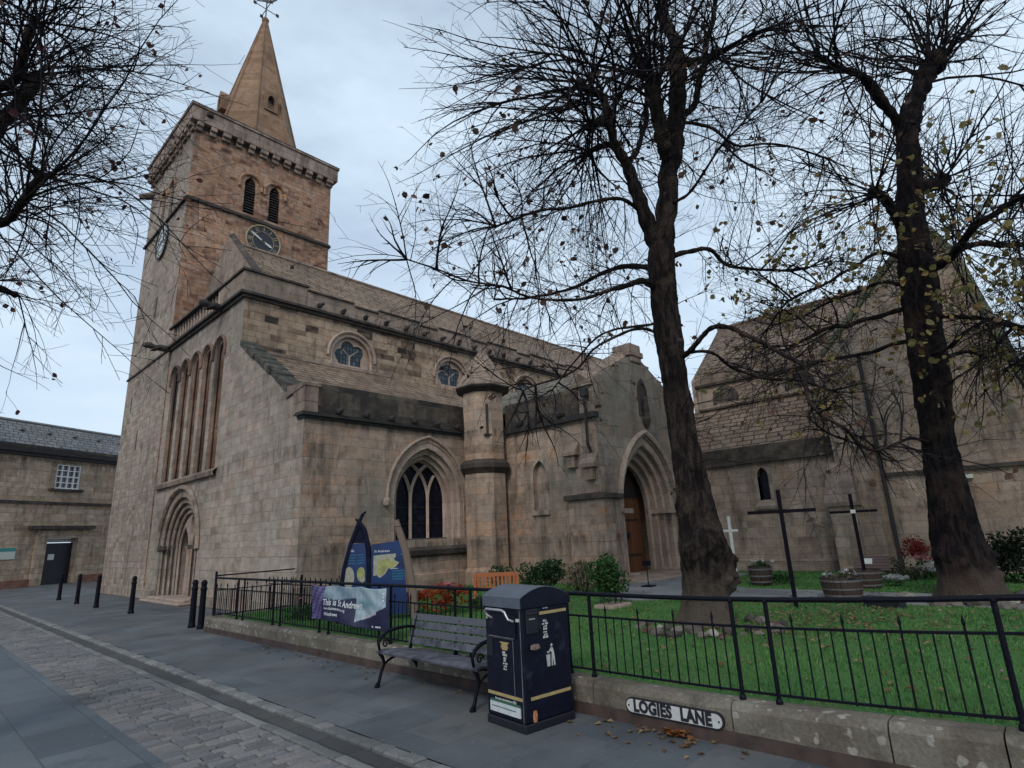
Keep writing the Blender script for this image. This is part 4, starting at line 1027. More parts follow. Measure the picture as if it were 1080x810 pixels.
# shorter spear-headed railings behind, round the entrance ramp to the west front corner
ret = thing('spear_railing', 'black spear-headed railing and handrail running back from the street corner to the church wall', 'railing', (5.15, 14.12, .3))
def spear_run(p0, p1, zb, zr, zt, name):
    p0, p1 = Vector(p0), Vector(p1); L = (p1-p0).length; n = max(2, int(L/.11)); mb = MB()
    for z in (zb + .06, zr): mb.tube([(p0.x, p0.y, z), (p1.x, p1.y, z)], .012, 5)
    for i in range(n + 1):
        q = p0.lerp(p1, i/n); tall = i % 2 == 0
        if tall: mb.tube([(q.x, q.y, zb), (q.x, q.y, zt-.1), (q.x, q.y, zt-.08), (q.x, q.y, zt)], [.009, .009, .018, .001], 5)
        else: mb.tube([(q.x, q.y, zb), (q.x, q.y, zr)], .008, 5)
    mb.build(name, IRON, ret)
spear_run((5.18, 14.12, 0), (6.95, 14.12, 0), .26, .84, 1.0, 'bar_panel')
spear_run((6.35, 14.1, 0), (6.35, 10.9, 0), .26, .88, 1.06, 'bar_panel')
mb = MB(); mb.tube([(5.15, 14.12, 1.15), (6.95, 14.05, 1.17)], .017, 6); mb.build('handrail', IRON, ret)
for q in ((5.15, 14.14), (6.35, 12.5), (6.35, 10.9)):
    mb = MB(); mb.tube([(*q, .0 if q[1] > 14.13 else .26), (*q, 1.24 if q[1] > 14.13 else 1.1)], .025, 6); mb.build('post', IRON, ret)

# banner: printed cloth tied to the railing, sagging in folds
def paint(s, t):
    # s 0..1 left to right as read from the lane, t 0..1 bottom to top
    navy = (.012, .012, .045)
    nz = math.sin(s*47 + t*23)*math.sin(s*29 - t*41 + 2)
    if s < .215 - .07*(1-t): 
        return (.10 + .06*nz, .075 + .04*nz, .20 + .08*nz) if nz > -.2 else (.03, .025, .10)
    if s > .60:
        e = .60 + .40*max(0, (t - .12)/.88)
        lo = .10 + .55*max(0, (s-.60))*1.9
        if t > lo + .08 and s < .97:
            k = .5 + .5*math.sin(s*31 + t*17); b = math.exp(-((s-.72)/.09)**2 - ((t-.58)/.1)**2)
            return (.24 + .12*k - .17*b, .33 + .12*k - .13*b, .37 + .12*k - .12*b)
        if abs(t - (lo + .05)) < .03 and s < .86: return (.42, .44, .48)
        return navy
    if t > .66 + .05*math.sin(s*14): 
        k = .5 + .5*math.sin(s*22 + t*9); return (.13 + .14*k, .20 + .14*k, .25 + .13*k)
    return (.014, .013, .05)
BY0, BY1, BZ0, BZ1 = 9.66, 7.36, .50, 1.075
def cloth(s, t, off=0.0):
    d = .018*math.sin(s*19 + t*2.2) * (1-t*.6) + .022*math.sin(s*8 + 1.3 + t*3) + .012*math.sin(s*37)*(1-t)
    sag = .022*math.sin(PI*((s*3.0) % 1.0))*t
    return (5.095 + d - off, BY0 + (BY1-BY0)*s, BZ0 + (BZ1-BZ0)*t - sag + .03*(1-t)*math.sin(s*5+.6))
me = bpy.data.meshes.new('banner'); NS, NTt = 150, 44; V = []; Fc = []; CC = []
for j in range(NTt + 1):
    for i in range(NS + 1): V.append(cloth(i/NS, j/NTt)); CC.append((*paint(i/NS, j/NTt), 1))
for j in range(NTt):
    for i in range(NS): Fc.append((j*(NS+1)+i, j*(NS+1)+i+1, (j+1)*(NS+1)+i+1, (j+1)*(NS+1)+i))
me.from_pydata([(a-5.1, b-8.5, c_-.8) for a, b, c_ in V], [], Fc)
ca = me.color_attributes.new('print', 'FLOAT_COLOR', 'POINT'); ca.data.foreach_set('color', [q for c_ in CC for q in c_])
me.polygons.foreach_set('use_smooth', [True]*len(me.polygons))
t = NT('banner_print'); at = t.n.new('ShaderNodeAttribute'); at.attribute_name = 'print'; f1, _ = t.noise(t.pos(), 9, 4)
k = t.mapr(f1, .3, .7, .8, 1.2); BANM = t.done(t.mix(1.0, at.outputs['Color'], t.comb(k, k, k), 'MULTIPLY'), .38, t.bump(f1, .3, .02), spec=.5)
me.materials.append(BANM)
ban = thing('event_banner', 'navy and silver printed cloth banner tied to the railings beside the bench', 'banner', (5.1, 8.5, .8))
ob = bpy.data.objects.new('cloth', me); COL.objects.link(ob); ob.parent = ban; ob['org'] = [5.1, 8.5, .8]
so = ob.modifiers.new('solid', 'SOLIDIFY'); so.thickness = .002
BTXT = plain('banner_white_print', (.62,.63,.66), .5, .1, 10)
def btext(txt, size, s0, t0, bold=0.0):
    Lb = abs(BY1-BY0); Hb = BZ1-BZ0
    def mp(x, y, z):
        return cloth(s0 + x/Lb, t0 + y/Hb, .013 + z)
    text_mb(txt, size, mp, 0.0, bold, 'LEFT', shear=.12).build('lettering', BTXT, ob, org=None, normals=False)
btext('This is St Andrews', .145, .20, .53, .003); btext('www.thisisstandrews.org', .062, .215, .36, .001); btext('#StAndrews', .075, .215, .20, .002)
mb = MB()
for s, t0, w in ((.80, .07, .02), (.845, .07, .035), (.885, .07, .02)): mb.add([cloth(s, t0, .006), cloth(s+w, t0, .006), cloth(s+w, t0+.035, .006), cloth(s, t0+.035, .006)], [(0,1,2,3)])
for k_, t0 in enumerate((.90, .82, .74)): mb.add([cloth(.935, t0-.05, .006), cloth(.955, t0-.05, .006), cloth(.955, t0, .006), cloth(.935, t0, .006)], [(0,1,2,3)])
mb.build('printed_mark', BTXT, ob)
mb = MB()
for s in (.01, .33, .66, .985):
    q = cloth(s, .985); mb = MB(); mb.tube([(q[0]-.01, q[1], q[2]), (RX+.02, q[1], 1.13), (RX+.03, q[1], 1.08), (q[0], q[1], q[2]-.01)], .004, 5); mb.build('cable_tie', IRON, ban)

# street sign on the wall
sg = thing('street_sign', 'white cast street name plate reading LOGIES LANE on the low wall', 'sign', (4.99, 2.88, .155))
SWH = plain('chipped_white_enamel', (.50,.50,.49), .45, .12, 14, dirt=((.16,.15,.13), 8, .66)); SBK = plain('black_sign_paint', (.012,.012,.016), .5, .2, 20)
def stadium(hw, hh, n=8):
    pts = []
    for i in range(n + 1): a = -PI/2 + PI*i/n; pts.append((hw - hh + hh*math.cos(a), hh*math.sin(a)))
    for i in range(n + 1): a = PI/2 + PI*i/n; pts.append((-hw + hh + hh*math.cos(a), hh*math.sin(a)))
    return pts
sp_ = lambda s, z, d: (4.985 + d, 2.885 - s, .168 + z)
mb = MB(); mb.panel(sp_, stadium(.475, .066), d0=-.018, d1=.012); mb.build('plate_border', SBK, sg)
mb = MB(); mb.panel(sp_, stadium(.462, .055), d0=-.022, d1=.0); mb.build('plate', SWH, sg)
for w_, ox in (('LOGIES', -.385), ('LANE', .085)):
    text_mb(w_, .135, lambda x, y, z: sp_(ox + x*.84, y, -.025 + (-z)), .004, .006, 'LEFT', spacing=1.06).build('lettering', SBK, sg)
mb = MB()
for s in (-.44, .44): mb.lathe((0,0,0), [(.001,0),(.008,.001)], 8); 
mb = MB()
for s in (-.435, .435): mb.tube([sp_(s, 0, -.022), sp_(s, 0, -.028)], .008, 8)
mb.build('screw', IRON_D, sg)

# ------------------------------------------------------------------ bollards
bol = thing('bollard', 'slim black bollard', 'bollard', (0,0,0))
mb = MB(); mb.lathe((0,0,0), [(.085, -.02), (.085, .05), (.07, .10), (.062, .82), (.075, .84), (.075, .87), (.06, .89), (.058, .95), (.07, .97), (.066, 1.01), (.035, 1.05), (.005, 1.06)], 14)
mb.build('bollard_shaft', IRON, bol, smooth=False)
spots = [(5.02, 30.3, 'slim black bollard in front of the stone house door, farthest of the row'), (5.02, 27.0, 'slim black bollard second farthest, just right of the stone house door'),
         (5.05, 24.2, 'slim black bollard by the left edge of the tower base'), (5.18, 20.6, 'lone slim black bollard in front of the church west doorway'),
         (5.08, 15.2, 'left one of the two close-set black bollards by the wall end'), (5.11, 14.72, 'right one of the two close-set black bollards, touching the wall end')]
for i, (x, y, lb) in enumerate(spots):
    o = bol if i == 0 else copy_tree(bol)
    o.location = (x, y, 0); o['label'] = lb; o['group'] = 'black bollards along the church side of the lane'

# ------------------------------------------------------------------ street bench
bench = thing('street_bench', 'weathered grey slatted bench with black cast iron scroll arms, backed on the railings', 'bench', (4.75, 5.72, 0))
BWb = plain('worn_bench_slats', (.075,.078,.095), .6, .5, 7, bump=.3, dirt=((.022,.022,.032), 4.5, .50))
BW = planks('weathered_bench_slats', (.045,.05,.065), (.115,.115,.135), True, .5, rough=.6)
y0, y1 = 4.80, 6.66
def slat(xc, zc, w, th, tilt):
    ca, sa = math.cos(tilt), math.sin(tilt); mb = MB()
    P = [(-w/2, -th/2), (w/2, -th/2), (w/2, th/2), (-w/2, th/2)]
    pr = [(xc + a*ca - b*sa, zc + a*sa + b*ca) for a, b in P]
    mb.add([(a, y0, b) for a, b in pr] + [(a, y1, b) for a, b in pr], [(0,1,2,3),(7,6,5,4),(0,4,5,1),(1,5,6,2),(2,6,7,3),(3,7,4,0)])
    return mb
for i in range(5): slat(4.46 + i*.098, .41 - .012*i + (.0 if i else -.012), .088, .032, -.10 + (.25 if i == 0 else 0)).build('seat_slat', BWb, bench, bevel=.006)
for i in range(4): slat(4.935 + i*.028, .46 + i*.093, .084, .03, 1.32).build('back_slat', BWb if i in (0, 2) else BW, bench, bevel=.006)
for yy in (y0 + .06, y1 - .06):
    mb = MB(); r = .021
    T = lambda pts, rr=r: mb.tube([(a, yy, b) for a, b in pts], rr, 7)
    T([(4.40, .02), (4.425, .06), (4.455, .16), (4.50, .25), (4.475, .33), (4.43, .385)], [.03, .022, .02, .02, .022, .024])
    T([(5.08, .02), (5.05, .07), (4.99, .18), (4.90, .27), (4.885, .33), (4.91, .39)], [.03, .022, .02, .02, .022, .022])
    T([(4.42, .385), (4.66, .37), (4.90, .355)]); T([(4.50, .25), (4.6, .30), (4.7, .315), (4.8, .30), (4.90, .25)], .015)
    T([(4.90, .36), (4.93, .47), (4.975, .62), (5.035, .79), (5.03, .815), (5.0, .80)], [.024, .02, .02, .018, .016, .012])
    T([(4.98, .62), (4.86, .645), (4.70, .645), (4.55, .625), (4.445, .57), (4.41, .50), (4.43, .42)], [.016, .02, .022, .022, .022, .018, .016])
    sc = [(4.52 + (.055-.004*i)*math.cos(i*.7), .48 + (.055-.004*i)*math.sin(i*.7)) for i in range(12)]
    T(sc, .010)
    mb.lathe((4.40, yy, 0), [(.035, 0), (.035, .02), (.02, .03)], 8); mb.lathe((5.08, yy, 0), [(.035, 0), (.035, .02), (.02, .03)], 8)
    mb.build('cast_iron_end', IRON, bench, smooth=True)
mb = MB(); mb.tube([(4.7, y0 + .06, .33), (4.7, y1 - .06, .33)], .012, 6); mb.build('tie_rod', IRON, bench)
for i in range(4):
    for yy in (y0 + .07, (y0+y1)/2, y1 - .07):
        mb = MB(); mb.lathe((4.915 + i*.028, yy, .46 + i*.093), [(.001,-.008),(.01,-.004),(.01,.004),(.001,.008)], 6); mb.build('bolt', IRON_D, bench)

# ------------------------------------------------------------------ litter bin
BIN = plain('navy_bin_paint', (.0048,.006,.016), .45, .3, 8, bump=.08, spec=.22, dirt=((.03,.032,.05), 5, .60)); BIND = plain('dark_bin_base', (.008,.008,.014), .5, .2, 10)
LID = plain('grey_bin_lid', (.075,.09,.115), .42, .2, 5, spec=.5, dirt=((.045,.055,.07), 3, .55)); BGOLD = plain('gold_band', (.36,.27,.12), .5, .15, 20); BWHT = plain('worn_white_sticker', (.42,.43,.41), .6, .25, 40)
STEEL = plain('brushed_steel_handle', (.42,.42,.44), .35, .1, 30, metal=.6)
bx0, bx1, by0, by1 = 4.20, 4.82, 3.92, 4.49
lb = thing('litter_bin', 'tall navy litter bin with domed grey lid and gold bands, beside the street bench', 'bin', (4.5, 4.2, 0))
mb = MB()
def rect(i, z): return [(bx0+i, by0+i, z), (bx1-i, by0+i, z), (bx1-i, by1-i, z), (bx0+i, by1-i, z)]
mb.add(rect(0, .075) + rect(0, 1.06), [(3,2,1,0),(4,5,6,7),(0,1,5,4),(1,2,6,5),(2,3,7,6),(3,0,4,7)])
body = mb.build('body', BIN, lb, bevel=.018)
mb = MB(); mb.box(bx0-.006, bx1+.006, by0-.006, by1+.006, 0, .075); mb.build('base', BIND, lb, bevel=.01)
mb = MB(); pr = []
for i in range(13):
    a = i/12; pr.append((bx0 - .018 + (bx1-bx0+.036)*a, 1.105 + .14*math.sin(PI*min(1, max(0, a*.86+.10)))**.8))
pr = [(bx0-.018, 1.06)] + pr + [(bx1+.018, 1.06)]
mb.panel(lambda s, z, d: (s, d, z), pr, d0=by0-.014, d1=by1+.014)
lid = mb.build('lid', LID, lb, bevel=.01)
# dark end caps of the lid (its side faces are navy)
mb = MB(); pr2 = [(a, b-.006 if b > 1.07 else b) for a, b in pr]
mb.panel(lambda s, z, d: (s, d, z), pr2, d0=by0-.020, d1=by0-.0145); mb.build('lid_end', BIN, lid); mb = MB(); mb.panel(lambda s, z, d: (s, d, z), pr2, d0=by1+.0145, d1=by1+.020); mb.build('lid_end', BIN, lid)
bf = lambda s, z, d: (bx0 + d, by1 - s, z)          # front face, s from left as seen from the lane
bs = lambda s, z, d: (bx0 + s, by0 + d, z)          # side face towards the camera
mb = MB(); mb.fbox(bf, .07, .49, .795, 1.0, -.022, .0); hop = mb.build('hopper_door', BIN, lb, bevel=.012)
mb = MB(); mb.fbox(bf, .09, .47, .79, .797, -.026, -.0); mb.fbox(bf, .43, .436, .2, .79, -.004, .001); mb.fbox(bf, .07, .44, .775, .782, -.005, .001); mb.fbox(bf, .545, .552, .08, 1.05, -.004, .004); mb.build('panel_seam', plain('pale_seam_edge', (.12,.12,.13), .5, .5, 12), lb)  # paler lines along the panel edges
mb = MB(); mb.tube([bf(.15, .955, -.02), bf(.10, .985, -.05), bf(.085, 1.03, -.065), bf(.12, 1.045, -.07), bf(.36, 1.045, -.07), bf(.40, 1.03, -.065), bf(.43, .965, -.05), bf(.48, .945, -.02)], .0125, 8); mb.build('handle', STEEL, hop, smooth=True)
mb = MB()
for a in (.035, .50): mb.fbox(bf, a, a+.045, .945, .972, -.014, .0)
mb.build('hinge_plate', BWHT, lb)
for F_, q in ((bf, (.02, .54, .262, .290)), (bs, (.075, .59, .262, .290)), (bs, (.23, .59, .985, 1.012))):
    mb = MB(); mb.fbox(F_, *q, -.003, .002); mb.build('gold_band', BGOLD, lb)
def tidy_man(F, c, z, h, name, parent):
    mb = MB(); e = lambda pts: mb.panel(F, [(c + a*h, z + b*h) for a, b in pts], d0=-.004, d1=.001)
    e([(.10 + .07*math.cos(2*PI*i/10), .91 + .07*math.sin(2*PI*i/10)) for i in range(10)])
    e([(.05,.82),(.16,.80),(.24,.6),(.27,.3),(.29,0),(.22,0),(.19,.28),(.14,.3),(.13,0),(.06,0),(.07,.34),(.1,.6),(.0,.66),(-.12,.56),(-.14,.62),(-.01,.74)])
    e([(-.26,.48),(-.02,.48),(-.05,0),(-.22,0)]); e([(-.28,.52),(0,.52),(0,.49),(-.28,.49)]); e([(-.20,.60),(-.12,.58),(-.13,.66),(-.2,.66)])
    return mb.build(name, BWHT, parent)
tidy_man(bf, .29, .835, .115, 'litter_symbol', hop); tidy_man(bs, .345, .515, .20, 'litter_symbol', lb)
def cluster(F, c, z, w, h, seed, name, mat):
    rr = random.Random(seed); mb = MB(); rows = int(h/.022)
    for i in range(rows):
        zz = z + h*i/rows; ww = w*rr.uniform(.55, 1.0); parts = rr.choice((1, 2, 2, 3))
        for q in range(parts):
            a = c - ww/2 + ww*q/parts; b = a + ww/parts*rr.uniform(.55, .92)
            mb.fbox(F, a, b, zz, zz + h/rows*rr.uniform(.45, .85), -.003, .001)
    mb.build(name, mat, lb)
cluster(bf, .305, .50, .085, .17, 3, 'recycling_sticker', BWHT); cluster(bs, .30, .77, .085, .17, 5, 'recycling_sticker', BWHT)
mb = MB(); 
for z, w in ((.735, .135), (.715, .10), (.695, .115), (.675, .08)): mb.fbox(bf, .30-w/2, .30+w/2, z, z+.012, -.003, .001)
mb.fbox(bf, .26, .345, .685, .735, -.002, .001); mb.build('gold_sticker', BGOLD, lb)
mb = MB(); a = .13
rr = random.Random(8)
while a < .39: w = rr.uniform(.006, .014); mb.fbox(bf, a, a+w, .228, .238 + rr.uniform(0, .006), -.003, .001); a += w + .005
mb.fbox(bf, .405, .425, .224, .25, -.003, .001); mb.fbox(bf, .43, .445, .226, .246, -.003, .001); mb.build('printed_line', BWHT, lb)
mb = MB()
for a in (.28, .305, .325): mb.fbox(bs, a, a+.018, 1.035, 1.047, -.003, .001)
mb.build('printed_line', BWHT, lb)
mb = MB(); mb.fbox(bs, .05, .20, .83, 1.05, -.012, .0); mb.fbox(bs, .06, .19, 1.0, 1.02, -.03, .0); mb.build('side_panel', BIND, lb, bevel=.006)
mb = MB(); mb.fbox(bs, .085, .16, .955, .967, -.016, -.01); mb.build('side_plate', STEEL, lb)
mb = MB(); mb.lathe(bs(.14, .72, -.02), [(.03, -.035), (.06, -.022), (.055, .008), (.03, .018)], 10, 0, 1, .5); st = mb.build('stubber_plate', plain('rusty_stub_plate', (.15,.105,.085), .6, .7, 40), lb)
mb = MB(); mb.fbox(bf, .06, .51, .12, .205, -.012, .0); pp = mb.build('leaflet_pocket', plain('creased_white_paper', (.50,.52,.54), .6, .15, 12, bump=.4), lb)
mb = MB(); mb.fbox(bf, .06, .51, .205, .225, -.008, .001); mb.fbox(bf, .09, .45, .165, .172, -.014, -.011); mb.build('leaflet_stripe', plain('green_and_blue_print', (.03,.11,.06), .5, .2, 6), lb)
mb = MB(); mb.lathe(bs(.115, .13, -.004), [(.02, -.05), (.03, 0), (.018, .045)], 8, 0, 1, .2); mb.build('orange_scuff', plain('exposed_primer', (.40,.17,.07), .8, .3, 30), lb)
mb = MB(); mb.fbox(bf, .03, .12, .60, .79, -.008, .0); mb.build('lock_plate', BIND, lb, bevel=.004)

lb.rotation_euler = (0, 0, R(-7)); _q = Vector((4.20-4.5, 3.92-4.2, 0)); _q.rotate(lb.rotation_euler); lb.location = Vector((4.20, 3.93, 0)) - _q

# ------------------------------------------------------------------ visitor map stand
vm = thing('visitor_map', 'blue visitor map boards between carved boat-shaped timber posts behind the railings', 'map board', (6.45, 9.75, .3))
PANB = plain('printed_board_blue', (.012,.035,.13), .4, .35, 3, bump=.05); TIM = planks('pale_carved_timber', (.17,.12,.09), (.30,.225,.175), False, .5, rough=.8); DTIM = plain('dark_stained_timber', (.009,.010,.028), .7, .4, 8, spec=.15)
VA, VB, VC = Vector((5.93, 10.13, 0)), Vector((6.33, 9.82, 0)), Vector((6.96, 9.40, 0))
def seg(A, B): 
    d = (B - A).normalized(); nn = Vector((d.y, -d.x, 0)); nn = nn if nn.x < 0 else -nn
    return lambda s, z, q: tuple(A + d*s - nn*q + Vector((0, 0, z)))
F1, F2 = seg(VA, VB), seg(VB, VC)
L1, L2 = (VB-VA).length, (VC-VB).length
mb = MB(); mb.panel(F1, [(.02, .42), (L1-.02, .42), (L1-.02, 1.73), (.14, 1.70), (.09, 1.4)], d0=-.02, d1=.02); p1 = mb.build('left_board', PANB, vm)
mb = MB(); mb.panel(F2, [(.04, .40), (L2-.02, .40), (L2-.14, 1.74), (.04, 1.68)], d0=-.02, d1=.02); p2 = mb.build('map_board', PANB, vm)
mz = lambda P: [(a, 1.06 + (b - .46)*.43) for a, b in P]
MAPY = plain('map_yellow', (.36,.35,.12), .5, .35, 9, bump=0); MAPP = plain('map_cream', (.42,.40,.30), .5, .2, 14, bump=0); TEAL = plain('board_teal_print', (.02,.12,.22), .5, .3, 20, bump=0)
mb = MB(); mb.panel(F2, mz([(.08, .56), (.14, .60), (.20, .46), (.30, .62), (.36, .86), (.42, .80), (.50, .92), (.56, 1.08), (.49, 1.16), (.46, 1.26), (.49, 1.30), (.50, 1.47), (.24, 1.45), (.08, 1.42)]), d0=-.026, d1=-.019); mb.build('printed_map', MAPP, p2)
mb = MB(); mb.panel(F2, mz([(.15, .66), (.21, .54), (.28, .68), (.35, .93), (.43, .87), (.53, 1.07), (.47, 1.14), (.40, 1.12), (.36, 1.26), (.22, 1.22), (.16, 1.02)]), d0=-.029, d1=-.0255); mb.build('printed_district', MAPY, p2)
mb = MB()
for i in range(4): mb.fbox(F2, .43, .68 - .01*i, 1.16 - i*.05, 1.19 - i*.05, -.024, -.019)
mb.fbox(F2, .58, .68, 1.46, 1.50, -.024, -.019); mb.build('printed_text_block', TEAL, p2)
text_mb('St Andrews', .062, lambda x, y, z: F2(.09 + x, 1.55 + y, -.026), 0, .001, 'LEFT').build('lettering', BTXT, p2, normals=False)
mb = MB(); mb.fbox(F2, .43, .54, 1.215, 1.225, -.024, -.019); mb.build('printed_rule', BTXT, p2)
mb = MB()
for (a, b) in ((.12, .27), (.29, .42)):
    for i in range(4): mb.fbox(F1, a, b - .01*(i % 3), 1.34 + i*.05, 1.365 + i*.05, -.024, -.019)
mb.build('printed_text_block', TEAL, p1)
text_mb('Fife', .06, lambda x, y, z: F1(.14 + x, 1.58 + y, -.026), 0, .001, 'LEFT').build('lettering', BTXT, p1, normals=False)
ell = lambda c, z, a, b: [(c + a*math.cos(2*PI*i/20), z + b*math.sin(2*PI*i/20)) for i in range(20)]
mb = MB(); mb.panel(F1, ell(.14, 1.10, .10, .19), d0=-.025, d1=-.019); mb.build('printed_oval', MAPP, p1)
mb = MB(); mb.panel(F1, ell(.36, 1.15, .075, .13), d0=-.025, d1=-.019); mb.build('printed_oval', MAPY, p1)
mb = MB(); mb.panel(F1, ell(.39, 1.06, .05, .06), d0=-.030, d1=-.0255); mb.build('printed_oval', MAPP, p1)
# left curved blade pair meeting at a beak, pale curved post on the right
mb = MB(); q = [F1(-.03, .28, 0), F1(.0, .8, 0), F1(.05, 1.25, 0), F1(.15, 1.68, 0), F1(.29, 2.08, 0), F1(.36, 2.24, 0), F1(.43, 2.31, 0)]; mb.tube(q, [.05, .05, .048, .045, .04, .032, .016], 6); mb.build('blade_post', DTIM, vm)
mb = MB(); q = [F1(-.06, .28, .03), F1(-.03, .8, .03), F1(.02, 1.25, .03), F1(.10, 1.62, .03), F1(.19, 1.9, .03)]; mb.tube(q, [.04, .04, .035, .03, .015], 6); mb.build('pale_strip', TIM, vm)
mb = MB(); q = [F2(0, .28, 0), F2(.0, 1.2, 0), F2(-.02, 1.6, 0), F2(-.10, 1.95, 0), F2(-.20, 2.12, 0), F2(-.27, 2.17, 0)]; mb.tube(q, [.055, .055, .055, .05, .035, .02], 6); mb.build('blade_post', DTIM, vm)
mb = MB(); mb.panel(F1, [(.15, 1.72), (L1-.03, 1.72), (.40, 2.0), (.34, 2.12), (.27, 1.98)], d0=-.012, d1=.012); mb.build('sail_board', DTIM, vm)
mb = MB(); q = [F2(L2+.10, .26, 0), F2(L2+.07, .7, 0), F2(L2+.01, 1.1, 0), F2(L2-.07, 1.5, 0), F2(L2-.16, 1.8, 0), F2(L2-.27, 2.12, 0)]; mb.tube(q, [.085, .083, .08, .075, .07, .062], 8); mb.build('carved_post', TIM, vm)

# ------------------------------------------------------------------ churchyard furniture
def cross(loc, h, arm, zarm, r, mat, label, tilt=0.0, rot=0.0, cat='cross'):
    th = thing('standing_cross', label, cat, loc, rot)
    th['org'] = [0, 0, 0]
    mb = MB(); mb.box(-r, r, -r, r, -.1, h); mb.build('upright', mat, th, bevel=.006)
    mb = MB(); mb.box(-r*.85-.004, r*.85+.004, -arm, arm, zarm-r*.8, zarm+r*.8); mb.build('crossbar', mat, th, bevel=.006)
    th.rotation_euler = (0, tilt, rot); return th
CROSSM = plain('black_tarred_timber', (.007,.006,.011), .85, .35, 14, bump=.4, spec=.1)
c1 = cross((11.09, 3.77, .3), 2.02, .57, 1.635, .036, CROSSM, 'tall black wooden cross nearer the railing, standing on the lawn edge', 0, R(18))
mb = MB(); mb.box(-.05, .05, -.08, .08, 1.60, 1.67); mb.build('lashing', CROSSM, c1)
c2 = cross((14.55, 3.42, .62), 1.66, .46, 1.28, .036, CROSSM, 'black wooden cross rising from the back half-barrel planter', 0, R(13))
mb = MB(); mb.box(-.045, .045, -.05, .05, 1.24, 1.32); mb.build('plate', PALEPAINT, c2)
cross((15.6, 6.70, .3), 1.66, .2, 1.28, .04, plain('white_painted_timber', (.55,.55,.52), .6, .1, 12), 'slim white wooden cross behind the near tree trunk', 0, R(22))

BARREL = planks('oak_barrel_staves', (.022,.013,.012), (.065,.038,.028), False, .09, rough=.75); HOOP = plain('barrel_hoop', (.13,.12,.12), .5, .3, 20, metal=.3); SOIL = plain('soil', (.02,.016,.013), .95, .4, 20)
def barrel(loc, r, h, label, mat=BARREL):
    th = thing('half_barrel', label, 'planter', loc, 0, 'half-barrel planters beside the path')
    mb = MB(); L = lambda prof: mb.lathe(loc, prof, 20)
    L([(r*.86, 0), (r*.95, h*.4), (r, h), (r*.93, h), (r*.9, h*.82)]); mb.build('stave_tub', mat, th)
    mb = MB(); L([(r*.9, h*.84), (r*.3, h*.9)]); mb.build('soil', SOIL, th)
    for a in (.10, .42, .78):
        mb = MB(); rr = r*(.86 + .14*a) + .006
        L([(rr, h*a), (rr+.008, h*a+.005), (rr+.008, h*a+.035), (rr, h*a+.04)]); mb.build('hoop', HOOP, th)
    return th
barrel((12.45, 3.35, .32), .36, .38, 'front half-barrel planter with two pale hoops at the lawn edge of the path')
barrel((14.52, 3.45, .32), .36, .36, 'back half-barrel planter holding the black cross')
barrel((14.62, 5.68, .32), .27, .42, 'dark brown half-barrel planter to the right of the near tree trunk', planks('dark_barrel_staves', (.022,.012,.010), (.06,.03,.022), False, .09))
tr = thing('planting_trough', 'low black trough on the lawn in front of the barrels', 'trough', (11.5, 2.5, .28), 0); tr['org'] = [0,0,0]
mb = MB(); mb.box(-.1, .1, -.29, .29, -.02, .17); mb.build('trough_body', BIND, tr, bevel=.01)
mb = MB(); mb.box(-.115, .115, -.305, .305, .17, .19); mb.build('rim', BIND, tr)
tr.rotation_euler = (0, 0, R(-15))
lec = thing('reading_desk', 'brown slatted lectern sign with a white notice beside the back barrel', 'lectern', (16.05, 3.6, .3), 0); lec['org'] = [0,0,0]
DB = planks('brown_board', (.06,.03,.025), (.13,.07,.055), True, .06)
mb = MB(); mb.add([(-.12,-.36,.26),(-.12,.36,.26),(.14,.36,.56),(.14,-.36,.56),(-.09,-.36,.23),(-.09,.36,.23),(.17,.36,.53),(.17,-.36,.53)], [(0,1,2,3),(7,6,5,4),(0,4,5,1),(1,5,6,2),(2,6,7,3),(3,7,4,0)]); d_ = mb.build('board', DB, lec)
mb = MB(); mb.add([(-.01,-.02,.394),(-.01,.18,.394),(.09,.18,.51),(.09,-.02,.51)], [(0,1,2,3)]); mb.build('notice', PALEPAINT, d_)
for s in (-.3, .3):
    mb = MB(); mb.box(-.02, .06, s-.03, s+.03, -.05, .36); mb.build('leg', DB, lec)
st = thing('notice_stand', 'thin black sign stand on the path in front of the oak porch door', 'stand', (13.3, 8.0, .325), 0); st['org'] = [0,0,0]
mb = MB(); mb.tube([(0,0,.03),(0,0,.62)], .014, 6); mb.build('pole', IRON, st)
mb = MB(); mb.box(-.14,.14,-.14,.14,0,.03); mb.build('base', IRON, st)
mb = MB(); mb.box(-.01,.01,-.12,.12,.5,.62); mb.build('sign_plate', IRON, st)
slab = MB(); slab.box(9.55, 10.2, 6.55, 7.0, .27, .36); s_ = slab.build('stone_slab', PALE, None, org=(9.9, 6.8, .3), bevel=.02); tag(s_, 'pale flat stone slab lying at the lawn edge of the path', 'slab')
# orange slatted garden bench seen from behind
ORG = planks('orange_teak', (.30,.075,.02), (.46,.15,.05), False, .5, rough=.6)
gb = thing('garden_bench', 'orange-brown slatted garden bench back seen over the railings by the flower bed', 'bench', (9.0, 9.1, .3), R(45)); gb['org'] = [0,0,0]
for q in (-.45, .45):
    mb = MB(); mb.box(-.06, .0, q-.03, q+.03, -.02, .66); mb.build('leg', ORG, gb); mb = MB(); mb.box(.42, .48, q-.03, q+.03, -.02, .5); mb.build('leg', ORG, gb); mb = MB(); mb.box(-.02, .5, q-.03, q+.03, .5, .53); mb.build('armrest', ORG, gb)
mb = MB(); mb.box(-.05, -.01, -.42, .42, .60, .68); mb.build('back_rail', ORG, gb); mb = MB(); mb.box(-.05, -.01, -.42, .42, .36, .40); mb.build('back_rail', ORG, gb)
mb = MB(); q = -.40
while q < .38: mb.box(-.045, -.02, q, q+.045, .40, .60); q += .084
mb.build('back_slats', ORG, gb)
mb = MB()
